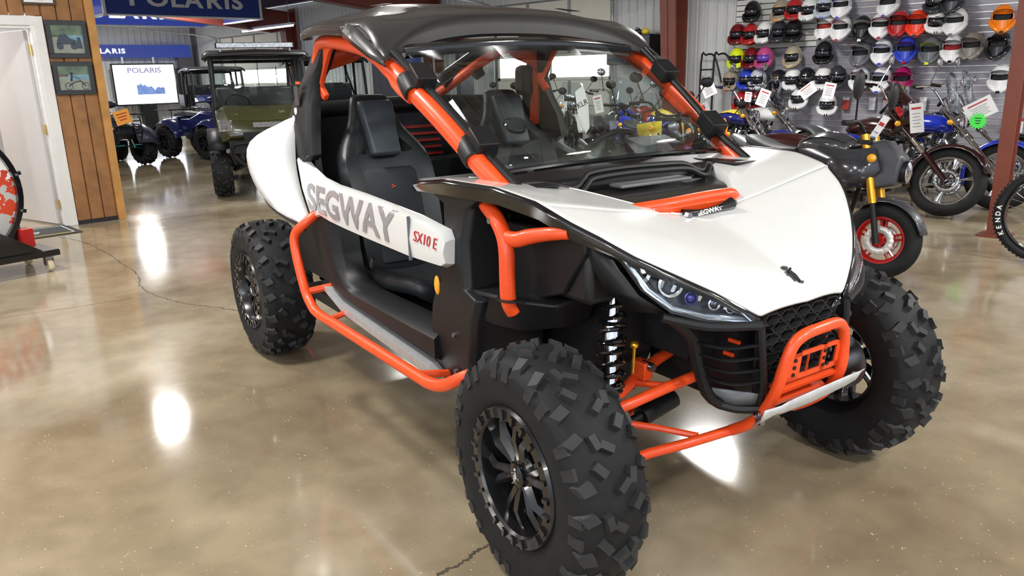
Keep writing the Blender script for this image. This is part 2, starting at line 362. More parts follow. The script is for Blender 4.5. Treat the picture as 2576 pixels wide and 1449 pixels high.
# overhead doors
SKYP = emat('daylit_pane', (0.93, 0.98, 1.0), 5.5)
TRACK = mat('galvanised_track', (0.32, 0.33, 0.33), 0.4, 0.7, nz=0.1)
for di, (x0, x1) in enumerate((DA, DB)):
    d = empty('door_%d' % (di+1), ((x0+x1)/2, 8.55, 0)); tag(d, kind='structure')
    zs = [0, .44, .885, 1.33, 1.79, 2.24, 2.69]
    for k in range(6):
        z0, z1 = zs[k], zs[k+1]
        if k == 3:
            b = MB(); cx = 0; hw = (x1-x0)/2; nwin = 2 if di else 4
            for sz_, zz in ((.05, z0+.025), (.05, z1-.025)): b.box((0, 0, zz), (2*hw, .045, sz_))
            seg = 2*hw/nwin
            for j in range(nwin+1): b.box((-hw + j*seg + (.03 if j == 0 else -.03 if j == nwin else 0), 0, (z0+z1)/2), (.06, .045, z1-z0))
            wfm = b.build('window_section', OFFW, d, smooth=False)
            for j in range(nwin):
                MB().box((-hw+(j+.5)*seg, 0, (z0+z1)/2), (seg-.06, .02, z1-z0-.1)).build('pane', SKYP, wfm, smooth=False)
        else:
            MB().box((0, 0, (z0+z1)/2), (x1-x0, .045, z1-z0-.012)).build('door_section', OFFW, d, smooth=False)
    for xx in ([-.62*(x1-x0)/2, -.0, .62*(x1-x0)/2] if di == 0 else [-(x1-x0)/2+.85, (x1-x0)/2-.95]):
        for k in range(6):
            if k != 3: MB().box((xx, -.03, (zs[k]+zs[k+1])/2), (.06, .02, zs[k+1]-zs[k]-.02)).build('stile', TRACK, d, smooth=False)
    for s in (-1, 1):
        xx = s*((x1-x0)/2+.05)
        MB().tube([(xx, -.08, 0), (xx, -.08, 2.35), (xx, -.14, 2.6), (xx, -.35, 2.75), (xx, -2.6, 2.95)], .025, 6, sm=3).build('door_track', TRACK, d)
# slatwall
SLW = mat('slat_white', (0.72, 0.72, 0.68), 0.4, nz=0.03); SLG = mat('slat_grey', (0.33, 0.32, 0.37), 0.3, nz=0.12, ns=3, coat=0.3)
INS = mat('slat_insert', (0.75, 0.76, 0.74), 0.25, 0.6, nz=0.05)
slw = MB().box((-1.5, 8.535, 1.72), (7.0, .02, 3.05)).build('slatwall', mat('groove_dark', (0.05, 0.05, 0.05), 0.6, nz=.1)); slw['kind'] = 'structure'; slw.name = 'trim_1'
def slat(x0, x1, z, mm, ins):
    b = MB(); b.box(((x0+x1)/2, 8.51, z), (x1-x0, .03, .064)); MB.ci = 0
    s_ = b.build('slat', mm, slw, smooth=False)
    if ins: MB().box(((x0+x1)/2, 8.502, z-.036), (x1-x0, .022, .010)).build('slat_insert', INS, s_, smooth=False)
for k in range(40):
    z = .24 + k*.076
    if z > 1.72: slat(-4.99, -3.75 if z < 2.05 else -3.45, z, SLW, False); slat((-3.75 if z < 2.05 else -3.45)+.005, 2.0, z, SLG, True)
    else: slat(-4.99, 2.0, z, SLG, True)
# wood clad wall with door frame
WOOD = mat('panel_wood', (0.30, 0.140, 0.050), 0.5, nz=0.22, ns=7, bump=0.3, bs=40)
WOODL = mat('trim_wood', (0.50, 0.25, 0.07), 0.45, nz=0.18, ns=5, bump=0.2, bs=30)
WPAINT = mat('white_trim_paint', (0.78, 0.77, 0.74), 0.4, nz=0.03)
DPAINT = mat('door_paint', (0.66, 0.62, 0.60), 0.35, nz=0.03, ns=4)
BRASS = mat('brass', (0.72, 0.50, 0.16), 0.3, 0.9, nz=0.1)
DKV = mat('dark_void', (0.02, 0.017, 0.02), 0.8, nz=0.1)
wl = MB(); wl.box((-8.03, .345, 2.15), (.12, .47, 4.3)); wl.box((-8.03, -4.4, 2.15), (.12, 7.0, 4.3)); wl.box((-8.03, -.4, 3.2), (.12, 1.02, 2.05))
wall_fl = wl.build('wall_front_left', WOOD, smooth=False); tag(wall_fl, kind='structure')
ys = [.173, .31, .445, .58]
for a, b_ in zip(ys[:-1], ys[1:]): MB().box((-7.958, (a+b_)/2, 2.13), (.024, b_-a-.012, 4.2)).build('plank', WOOD, wall_fl, smooth=False, bevel=.004)
for k in range(8): MB().box((-7.958, .165-(k+.5)*.14, 3.19), (.024, .128, 2.09)).build('plank', WOOD, wall_fl, smooth=False, bevel=.004)
for k in range(20): MB().box((-7.958, -1.0-(k+.5)*.2, 2.13), (.024, .188, 4.2)).build('plank', WOOD, wall_fl, smooth=False, bevel=.004)
MB().box((-8.0, .62, 2.13), (.19, .08, 4.26)).build('corner_post', WOODL, wall_fl, smooth=False, bevel=.004)
MB().box((-7.952, .375, .02), (.03, .41, .05)).build('baseboard_left', DKV, wall_fl, smooth=False)
# door: casing, jamb, leaf ajar
b = MB(); b.box((-7.95, .125, 1.07), (.03, .09, 2.14)); b.box((-7.95, -.86, 1.07), (.03, .09, 2.14)); b.box((-7.95, -.367, 2.095), (.03, .9, .09))
b.box((-8.02, .068, 1.02), (.14, .03, 2.04)); b.box((-8.02, -.80, 1.02), (.14, .03, 2.04)); b.box((-8.02, -.367, 2.035), (.14, .84, .03))
dr = b.build('door_3', WPAINT, smooth=False, bevel=.004); tag(dr, kind='structure')
la = math.atan2(-.075-.045, -9.13+8.09) ; leaf_l = .86
lf = MB().box((leaf_l/2, 0, 1.015), (leaf_l, .04, 2.0)).build('door_leaf', DPAINT, dr, smooth=False, bevel=.003, loc=(-8.115, .035, 0)); lf.rotation_euler = (0, 0, pi + math.radians(13.5))
for z in (.23, 1.02, 1.82):
    MB().box((-8.06, .045, z), (.06, .012, .1)).tube([(-8.03, .04, z-.05), (-8.03, .04, z+.05)], .008, 8).build('hinge', BRASS, dr)
# room behind the door
bk = MB().box((-10.3, -.6, 1.6), (.06, 3.0, 3.2)).box((-9.2, .55, 1.6), (2.2, .05, 3.2)).build('wall_storeroom', mat('storeroom_wall', (.45, .45, .46), .6, nz=.05), smooth=False); tag(bk, kind='structure')
# right hand steel post
b = MB(); px_, py_ = -.56, 5.44
b.box((px_, py_, 1.9), (.010, .13, 3.8)); b.box((px_, py_-.065, 1.9), (.11, .012, 3.8)); b.box((px_, py_+.065, 1.9), (.11, .012, 3.8))
b.box((px_, py_, .008), (.24, .24, .016))
post = b.build('steel_post', BROWN, smooth=False); tag(post, kind='structure')
for sx in (-1, 1): MB().lathe([(0, .03), (.012, .03), (.012, .016)], 6, 'Z', (px_+sx*.09, py_-.09, 0)).build('anchor_bolt', STEEL, post)

# ceiling lamps
LAMPH = mat('lamp_housing', (0.5, 0.5, 0.5), 0.4, 0.5, nz=.05); LAMPE = emat('lamp_diffuser', (1.0, 0.99, 0.95), 6)
proto_l = None
for i, o in enumerate([o for o in bpy.data.objects if o.name.startswith('ceiling_lamp_light')]):
    x, y = o.location.x, o.location.y; z = min(3.75, ceilz(y) - .5)
    if i == 0: x, y, z = -10.4, 1.5, 3.6
    if i == 1: x, y, z = -16.9, 5.35, 3.4
    if i == 2: x, y, z = -3.3, 5.48, 3.2
    if i == 16: z = 2.9
    t = empty('ceiling_lamp', (x, y, z), 0, 'round white high bay lamp ' + LW[i], 'lamp', 'ceiling high bay lamps')
    if proto_l is None:
        a = MB().lathe([(0, .16), (.09, .16), (.10, .08), (.30, .01), (.36, -.01), (.36, -.03), (.33, -.03)], 24, 'Z').build('housing', LAMPH, t)
        e = MB().lathe([(0, -.022), (.33, -.022), (.33, -.018), (0, -.018)], 24, 'Z').build('diffuser', LAMPE, t); proto_l = (a, e)
    else:
        for q in proto_l: dup(q, t)
    MB().tube([(0, 0, .16), (0, 0, ceilz(y) - z - .002)], .008, 6).build('suspension_rod', STEEL, t)
    o.location = (0, 0, -.05); o.parent = t

# ================================================================= MAIN VEHICLE (local frame: x forward, y left, z up)
V = empty('side_by_side_vehicle', (0, 0, 0), math.radians(-10), 'white and orange two seat side by side vehicle with grey door lettering in the foreground', 'off-road vehicle')
LUGS_C = []
def tyre_mesh(b, R=.372, W=.235, rb=.19, n=22, seed=1, lug=.018, mats=True):
    h = W/2
    prof = [(rb, -h*.72), (rb+.012, -h*.86), (rb+.05, -h*.985), ((R+rb)/2+.03, -h*1.0), (R-.055, -h*.97), (R-lug-.016, -h*.86), (R-lug-.002, -h*.6), (R-lug, 0),
            (R-lug-.002, h*.6), (R-lug-.016, h*.86), (R-.055, h*.97), ((R+rb)/2+.03, h*1.0), (rb+.05, h*.985), (rb+.012, h*.86), (rb, h*.72)]
    b.ci = 0; b.lathe(prof, 64, 'Y')
    def rad(y):
        return interp(abs(y), [0, h*.6, h*.86, h*.97], [R-lug, R-lug-.002, R-lug-.016, R-.055])
    def lugb(th, y, L, Wd, ang, hh=lug, tap=.8):
        ca, sa = math.cos(ang), math.sin(ang); vs = []
        for top in (0, 1):
            k = tap if top else 1.0
            for sx, sy in ((-1,-1),(1,-1),(1,1),(-1,1)):
                u, v = sx*L/2*k, sy*Wd/2*k
                s_, yy = u*ca - v*sa, y + u*sa + v*ca
                yc = max(-h*1.0, min(h*1.0, yy)); r0 = rad(yc)
                r = (r0 + hh) if top else (r0 - .006)
                a = th + s_/R
                vs.append((r*math.cos(a), yy if not top else yy*1.0, r*math.sin(a)))
        b.ci = 1
        b.add(vs, [(0,3,2,1),(4,5,6,7),(0,1,5,4),(1,2,6,5),(2,3,7,6),(3,0,4,7)])
    for i in range(n):
        t = 2*pi*i/n; s = 1 if i % 2 else -1
        # V shaped centre lugs made of two bars, shoulder blocks and side biters
        lugb(t, s*h*.10, .052, .026, s*.95); lugb(t + .052, s*h*.36, .050, .026, s*.25)
        lugb(t + pi/n, -s*h*.42, .050, .028, -s*.7)
        lugb(t + .04, -s*h*.80, .040, .040, -s*.35, lug*.95); lugb(t + .10, s*h*.80, .034, .044, s*.5, lug*.95)
        for q in (-1, 1):
            # side biters on the shoulder
            a = t + (.07 if q == s else .16)
            for rr, ln in ((R-.058, .034),):
                vs = []
                for top in (0, 1):
                    for du, dv in ((-1,-1),(1,-1),(1,1),(-1,1)):
                        aa = a + du*.014/R*1.3; r = rr + dv*.022
                        vs.append((r*math.cos(aa), q*(h*.955 + (.009 if top else -.012) - (.008 if dv > 0 else 0)), r*math.sin(aa)))
                b.add(vs, [(0,3,2,1),(4,5,6,7),(0,1,5,4),(1,2,6,5),(2,3,7,6),(3,0,4,7)])
def make_wheel(parent, loc, side, rz=0.0, W=.235, R=.372):
    b = MB(); tyre_mesh(b, R=R, W=W)
    t = b.build('tyre', [RUB, RUBT], parent, ang=35, loc=loc); t.rotation_euler = (0, 0, rz)
    s = side; h = W/2
    # rim: outer beadlock flange, barrel, back side
    b = MB(); b.lathe([(.205, s*h*.80), (.210, s*h*.90), (.205, s*h*.985), (.176, s*h*1.0), (.170, s*h*.93), (.166, s*h*.5), (.160, -s*h*.4), (.186, -s*h*.72), (.198, -s*h*.80)], 48, 'Y')
    rim = b.build('rim', RIM, t, ang=30)
    b = MB()
    for i in range(24):
        a = 2*pi*i/24 + .1
        b.box((.190*math.cos(a), s*h*1.02, .190*math.sin(a)), (.012, .010, .026), Matrix.Rotation(-a + pi/2, 3, 'Y') @ Matrix.Rotation(0, 3, 'X'))
    b.build('beadlock_bolt', RIM, rim, smooth=False)['kind'] = 'stuff'
    b = MB()
    for i in range(6):
        a0 = 2*pi*i/6 + .35
        for d in (-.19, .19):
            p0 = Vector((.045*math.cos(a0+d*.6), s*h*.60, .045*math.sin(a0+d*.6))); p1 = Vector((.112*math.cos(a0+d*.9), s*h*.74, .112*math.sin(a0+d*.9))); p2 = Vector((.172*math.cos(a0+d*1.25), s*h*.60, .172*math.sin(a0+d*1.25)))
            b.tube([p0, p1, p2], [.017, .015, .014], 4)
        b.tube([(.04*math.cos(a0), s*h*.46, .04*math.sin(a0)), (.165*math.cos(a0), s*h*.42, .165*math.sin(a0))], .012, 6)
    b.lathe([(0, s*h*.70), (.050, s*h*.68), (.062, s*h*.55), (.060, s*h*.30), (0, s*h*.30)], 24, 'Y')
    b.build('spokes', RIM, rim, ang=30)
    b = MB(); b.lathe([(0, s*h*.84), (.024, s*h*.83), (.036, s*h*.78), (.038, s*h*.62)], 24, 'Y'); cap = b.build('hub_cap', GLOSSB, rim, ang=30)
    # little running figure emblem on the cap
    b = MB(); yy = s*h*.845
    b.tube([(.004, yy, .026), (.010, yy, .022)], .0035, 6); b.tube([(-.012, yy, .006), (.006, yy, .014), (.012, yy, -.002), (-.002, yy, -.008)], .0022, 5); b.tube([(.0, yy, .006), (.004, yy, -.014), (-.010, yy, -.026)], .0022, 5)
    # brake and hub behind
    b2 = MB(); b2.lathe([(0, -s*h*.1), (.115, -s*h*.1), (.115, -s*h*.14), (.05, -s*h*.16), (.05, -s*h*.75), (0, -s*h*.75)], 28, 'Y')
    b.build('emblem', CHROME, rim)
    b2.build('brake_disc', STEEL, rim, ang=30)
    MB().box((-.02, -s*h*.3, .085), (.10, .05, .06)).box((-.02, -s*h*.45, .06), (.05, .05, .10)).build('brake_caliper', ALU, rim, bevel=.006)
    return t
st = -0.034
make_wheel(V, (0, -.726, .362), -1, st); make_wheel(V, (0, .726, .362), 1, st)
make_wheel(V, (-2.538, -.726, .362), -1, 0, W=.27); make_wheel(V, (-2.538, .726, .362), 1, 0, W=.27)

# ---- hood: height field over its plan outline, opening at the rear centre
PXs = [-.80, -.72, -.5, -.25, -.1, 0, .06, .129, .197, .26, .302, .318]
PWs = [.70, .72, .73, .70, .66, .611, .563, .495, .411, .32, .235, .19]
EZs = [1.105, 1.124, 1.153, 1.151, 1.122, 1.069, 1.033, .979, .929, .876, .82, .79]
CXs = [-.8, -.30, -.084, 0, .15, .263, .30, .318, .334]
CZs = [1.10, 1.06, 1.014, .985, .93, .874, .842, .815, .782]
def hoodz(x, y):
    w_ = interp(x, PXs, PWs); t = min(1.0, abs(y)/w_); ze = interp(x, PXs, EZs); zc = interp(x, CXs, CZs)
    crown = .020*(1 - t**2)*t*2.0 * (1 if x < .25 else 0.4)
    return ze + (zc - ze)*(1 - t**1.8) + crown
def inner(x):
    if x > -.084: return 0.0
    return interp(-x, [.084, .095, .13, .25, .38, .52, .60, .66, .72, .76], [.125, .15, .19, .30, .375, .43, .50, .585, .665, .69])
xs = [-.745, -.72, -.68, -.64, -.6, -.56, -.5, -.44, -.38, -.32, -.26, -.2, -.15, -.11, -.095, -.0845]
rows = []
for x in xs:
    a, w_ = inner(x), interp(x, PXs, PWs)
    if x < -.73: a = w_ - .02
    rows.append([Vector((x, -lerp(a, w_, k/14), hoodz(x, lerp(a, w_, k/14)))) for k in range(15)])
rowsF = []
for x in [-.0845, -.06, -.03, 0, .03, .06, .095, .129, .16, .197, .23, .26, .283, .302, .318]:
    w_ = interp(x, PXs, PWs)
    rowsF.append([Vector((x + (.016*(1-(k/18)**2) if x > .31 else 0), -w_*k/18, hoodz(x, w_*k/18) - (.008*(1-(k/18)**2) if x > .31 else 0))) for k in range(19)])
b = MB(); b.grid(rows); b.grid(rowsF, flip=True); b.mirror()
hood = b.build('hood', WHITE, V, solid=.010, sub=1, ang=60)
# return lip round the opening
b = MB(); rr = []
pts = [Vector((x, -inner(x), hoodz(x, inner(x)))) for x in xs[3:]] + [Vector((-.084, -.06, hoodz(-.084, .06))), Vector((-.084, 0, hoodz(-.084, 0)))]
b.grid([[p + Vector((0, 0, .001)) for p in pts], [p + Vector((-.006, .010, -.05)) for p in pts]]); b.mirror(); b.build('opening_lip', WHITE, hood, solid=.003)
# black flare under the hood edge
b = MB()
ex = [-.76, -.72, -.6, -.5, -.4, -.3, -.25, -.2, -.15, -.1, -.05, 0, .03, .06, .09, .129, .16, .197, .23, .26, .285, .302, .318]
def edge(x, dy=0, dz=0): return Vector((x, -(interp(x, PXs, PWs)+dy), interp(x, PXs, EZs)+dz))
b.grid([[edge(x, .004, .000) for x in ex], [edge(x, .010, -.014) for x in ex], [edge(x, -.004, -.026 - .028*interp(x, [-.76, -.5, 0, .2, .32], [.2, 1, 1, .25, .1])) for x in ex], [edge(x, -.06, -.035 - .03*interp(x, [-.76, -.5, 0, .2, .32], [.2, 1, 1, .2, .0])) for x in ex]])
b.mirror(); b.build('fender_flare', GLOSSB, V, solid=.004)
# emblem on the hood
b = MB(); zz = .874
def hp(u, v): return Vector((.263 + v*.75, -u, hoodz(.263 + v*.75, abs(u)) + .004))
# outline figure: head, arm, leg, read from the front
b.lathe([(0, .004), (.009, .004), (.011, 0), (.009, -.003)], 16, 'Z', hp(0.0, -.030))
b.tube([hp(.014, -.008), hp(-.006, -.012), hp(-.016, -.018)], .0042, 6); b.tube([hp(.016, .004), hp(.0, -.002)], .0042, 6)
b.tube([hp(-.004, -.010), hp(-.010, .012), hp(-.010, .034)], .0052, 6); b.tube([hp(-.010, .034), hp(-.022, .040)], .0045, 6); b.tube([hp(.006, .000), hp(.002, .030)], .0035, 6)
b.build('emblem', mat('dark_chrome', (.10, .10, .11), .15, .9, nz=.1), hood)

# ---- inside the opening: black carbon panel, orange strut bar, black bridge with lettering
CARB = mat('carbon_weave', (0.022, 0.022, 0.022), 0.3, coat=0.3, nz=0.5, ns=300)
b = MB(); R_ = []
for x, z in ((-.13, .97), (-.17, 1.03), (-.22, 1.062), (-.42, 1.075)):
    R_.append([Vector((x, y, z)) for y in (-.42, -.3, -.15, 0, .15, .3, .42)])
b.grid(R_); b.build('cowl_panel', CARB, V, solid=.004)
MB().box((-.20, 0, .93), (.30, .86, .10)).build('cowl_well', PLAST2, V)
MB().box((-.36, .03, 1.085), (.07, .34, .012)).build('cowl_cover', GREYP, V, bevel=.004)
b = MB(); b.tube([(-.175, -.35, 1.03), (-.160, -.25, 1.04), (-.135, -.1, 1.048), (-.125, .05, 1.055), (-.12, .16, 1.055), (-.135, .20, 1.04)], .025, 12, sm=4, flat=.8)
b.box((-.10, -.02, 1.03), (.02, .36, .04), (0, math.radians(20), 0)); b.build('strut_bar', ORANGE, V, bevel=.003)
b = MB(); b.tube([(-.078, -.10, 1.016), (-.072, -.04, 1.018), (-.070, .0, 1.020), (-.066, .06, 1.026), (-.064, .11, 1.034)], [.022, .013, .010, .013, .022], 10, sm=3)
br = b.build('bridge_clamp', GLOSSB, V)
for y, z in ((-.10, 1.018), (.11, 1.036)): MB().lathe([(0, .014), (.012, .014), (.014, 0)], 6, 'X', (-.062, y, z)).build('bolt', STEEL, br)
WLET = mat('white_lettering', (0.8, 0.8, 0.75), 0.4, nz=.02)
text('SEGWAY', .022, WLET, br, frame((-.055, -.055, 1.012), (0.03, 1, .09), (-.55, 0, .8)), off=.0006, sx=1.25)

# ---- headlights
def tri_lamp(sgn):
    o = [(.048, -.532, 1.018), (.10, -.517, .965), (.16, -.490, .888), (.215, -.44, .833), (.265, -.345, .800), (.318, -.215, .778), (.300, -.240, .806), (.262, -.318, .862), (.200, -.408, .914), (.130, -.490, .962)]
    P_ = [Vector(p) for p in o]; c = sum(P_, Vector())/len(P_)
    def sc(k, dz): return [c + (p - c)*k + Vector((dz*.55, -dz*.75, dz*.35)) for p in P_]
    def yf(b): 
        if sgn > 0: b.v = [(x, -y, z) for x, y, z in b.v]; b.f = [f[::-1] for f in b.f]
        return b
    b = MB(); b.loft([sc(1.13, -.012), sc(1.10, .002), sc(1.0, .004), sc(.97, -.03)], cap=False)
    hz = yf(b).build('headlight_housing', GLOSSB, V, ang=30)
    b = MB(); b.loft([sc(.99, .003), sc(.985, .007), sc(.93, .007), sc(.92, .000)], cap=False); yf(b).build('chrome_trim', CHROME, hz, ang=30)
    b = MB(); q = sc(.95, -.045); n = len(q); b.add(q + sc(.97, .0), [tuple(range(n))] + [(i, (i+1) % n, (i+1) % n+n, i+n) for i in range(n)]); yf(b).build('reflector_bowl', mat('lamp_inner', (.05, .05, .055), .2, .6, nz=.3, ns=50), hz, smooth=False)
    b = MB()
    for k in range(7):
        t_ = k/6; p0 = Vector((.150, -.470, .925)).lerp(Vector((.275, -.285, .842)), t_); b.box(p0 + Vector((-.022, .020, -.012)), (.010, .022, .030), (0, .4, .9 + .5*(k % 2)))
    yf(b).build('reflector_facet', CHROME, hz, smooth=False)
    # light blade along the lower edge
    b = MB(); lo = [P_[i] for i in (0, 1, 2, 3, 4, 5)]; inn = [c + (p-c)*.70 + Vector((.0, 0, .0)) for p in lo]
    b.grid([[p + Vector((-.002, .002, .004)) for p in lo], [lerp(p, q, .5) + Vector((.0, -.0, .004)) for p, q in zip(lo, inn)], [q + Vector((-.014, .018, -.006)) for q in inn]])
    yf(b).build('light_blade', mat('blade_silver', (.42, .46, .50), .22, .7, nz=.05), hz, solid=.003)
    f = Vector((.78, -.60, .12)).normalized()
    R3 = f.to_track_quat('X', 'Z').to_matrix()
    for cc, r, mm, nm in ((Vector((.185, -.415, .895)), .033, CHROME, 'projector_lens'), (Vector((.222, -.372, .858)), .018, BLUEL, 'blue_projector'), (Vector((.255, -.315, .838)), .016, CHROME, 'led_cup'), (Vector((.278, -.275, .822)), .012, CHROME, 'led_cup')):
        b = MB(); cc = cc - f*.014
        b.lathe([(r*.9, -.03), (r, 0), (r*1.05, .010), (r*.85, .011), (r*.8, .003)], 20, 'X', cc, R3)
        yf(b).build(nm, mm, hz, ang=30)
        b = MB(); b.ell(cc, (r*.5, r*.8, r*.8), 16, 8, R3); yf(b).build('bulb_lens', LENS if mm is not BLUEL else BLUEL, hz)
    b = MB(); q = sc(.985, .010); n = len(q); cc = c + Vector((.012, -.014, .006)); b.add(q + [cc], [(i, (i+1) % n, n) for i in range(n)]); yf(b).build('headlight_lens', LENS, hz)
    return hz
tri_lamp(-1); tri_lamp(1)

# ---- lower nose: frame, louvres, honeycomb
b = MB()
left = [(.324, -.200, .775), (.330, -.195, .70), (.318, -.165, .58), (.298, -.150, .505)]
b.tube([(.20, -.46, .815), (.27, -.35, .785), (.326, -.20, .772)], .014, 8, sm=3)
b.tube(left, .012, 8, sm=3)
b.tube([(.20, -.44, .82), (.200, -.345, .74), (.190, -.30, .64), (.196, -.26, .54), (.215, -.225, .505)], .020, 8, sm=3)
b.tube([(.215, -.225, .50), (.25, -.19, .49), (.298, -.150, .495)], .016, 8, sm=3)
b.mirror(); nose = b.build('grille_frame', PLAST, V)
b = MB()
for s in (-1, 1):
    b.add([(.324, s*.20, .772), (.324, s*.205, .70), (.318, s*.20, .77)], [(0, 1, 2)])
MB().box((.05, 0, .66), (.36, .36, .34)).box((.0, 0, .78), (.30, .60, .28)).build('nose_core', PLAST2, V)
for k, z in enumerate((.715, .675, .635, .595)):
    for s in (-1, 1):
        x1, y1 = interp(z, [.505, .58, .70, .775], [.298, .318, .330, .324]), interp(z, [.505, .58, .70, .775], [.150, .165, .195, .20])
        x0, y0 = interp(z, [.54, .64, .74], [.196, .190, .200]), interp(z, [.54, .64, .74], [.26, .30, .345])
        MB().tube([(x0+.01, s*y0, z+.004), ((x0+x1)/2+.018, s*((y0+y1)/2+.02), z-.006), (x1, s*y1, z)], .010, 6, sm=4, flat=.45).build('louvre', PLAST, nose)
for s in (-1, 1):
    b = MB(); b.grid([[(.200, s*.268, .560), (.25, s*.225, .555), (.312, s*.163, .548)], [(.214, s*.232, .510), (.25, s*.20, .500), (.302, s*.150, .508)]]); b.build('silver_insert', GREYP, nose, solid=.006)
MB().box((.235, -.20, .70), (.04, .008, .010)).build('orange_frame_end', ORANGE, nose); MB().box((.225, -.21, .66), (.035, .008, .010)).build('orange_frame_end', ORANGE, nose)
HC = mat('honeycomb_black', (.018, .018, .019), .4, nz=.1, bump=.1)
b = MB(); hx = .040
for r_ in range(8):
    for c_ in range(-6, 7):
        y = c_*hx*1.75 + (hx*.875 if r_ % 2 else 0); z = .775 - r_*.030
        wl_ = interp(z, [.50, .58, .70, .79], [.14, .155, .18, .19])
        if abs(y) > wl_ - .012: continue
        hex_ = [Vector((0, hx*.98*math.cos(pi/3*q), .0195*math.sin(pi/3*q)*1.0)) for q in range(6)]
        x0 = .318 - .10*max(0, (.60-z)) ; cc = Vector((x0, y, z))
        ring = lambda k, dx: [cc + Vector((dx, h.y*k, h.z*k)) for h in hex_]
        b.loft([ring(1.0, -.02), ring(1.0, .0), ring(.88, .0), ring(.62, -.022)], cap=False)
hc = b.build('honeycomb_grille', HC, V, smooth=False); hc['kind'] = 'stuff'
MB().box((.285, 0, .65), (.01, .33, .28)).build('grille_backing', PLAST2, V)

# ---- front bumper hoop, plate, skid
b = MB(); b.tube([(.20, -.15, .388), (.262, -.15, .432), (.312, -.15, .488), (.352, -.15, .568), (.372, -.145, .655), (.380, -.125, .712), (.383, -.08, .735), (.380, 0, .738), (.375, .08, .735), (.368, .125, .710), (.362, .148, .655), (.356, .152, .568), (.318, .152, .488), (.262, .152, .432), (.20, .15, .388)], .0175, 14, sm=4)
bull = b.build('front_bumper', ORANGE, V)
b = MB(); Z0, Z1 = .585, .672
def plate(y0, y1, z0, z1): b.add([(.360+.11*(z-.63)+dx, y, z) for dx in (0, -.006) for (y, z) in ((y0, z0), (y1, z0), (y1, z1), (y0, z1))], [(0,1,2,3),(7,6,5,4),(0,4,5,1),(1,5,6,2),(2,6,7,3),(3,7,4,0)])
plate(-.135, .14, Z1-.014, Z1); plate(-.135, .14, Z0, Z0+.016); plate(-.135, -.055, Z0, Z1); plate(.045, .065, Z0, Z1); plate(.115, .14, Z0, Z1); plate(-.02, -.018, Z0, Z1)
pl = b.build('winch_plate', ORANGE, bull, smooth=False)
b = MB()
for y in (-.085, .055, .075):
    for z in (.605, .628, .651): b.lathe([(0, .0035), (.006, .0035), (.006, -.003)], 10, 'X', (.361+.11*(z-.63), y, z))
b.build('plate_hole', PLAST2, bull)['kind'] = 'stuff'
b = MB(); b.box((.335, 0, .565), (.04, .27, .012), (0, .3, 0)); b.box((.30, 0, .52), (.05, .26, .01), (0, .5, 0)); b.tube([(.30, -.12, .50), (.30, .12, .50)], .012, 8); b.build('bumper_brace', ORANGE, bull)
b = MB()
SK = [(-.245, .372, .512, .045), (-.20, .392, .535, .028), (-.15, .380, .520, .042), (0, .376, .518, .048), (.14, .372, .522, .044), (.19, .380, .535, .034), (.245, .362, .538, .018)]
b.grid([[Vector((x+.020, y, z + h_*.8)) for y, x, z, h_ in SK], [Vector((x+.008, y, z - h_*.1)) for y, x, z, h_ in SK], [Vector((x-.02, y, z - h_*.6)) for y, x, z, h_ in SK]])
b.build('skid_lip', ALU, bull, solid=.003)
MB().lathe([(0, .02), (.009, .02), (.010, 0)], 6, 'Y', (.315, -.185, .49)).box((.32, -.17, .475), (.02, .02, .03)).build('bolt', STEEL, bull)

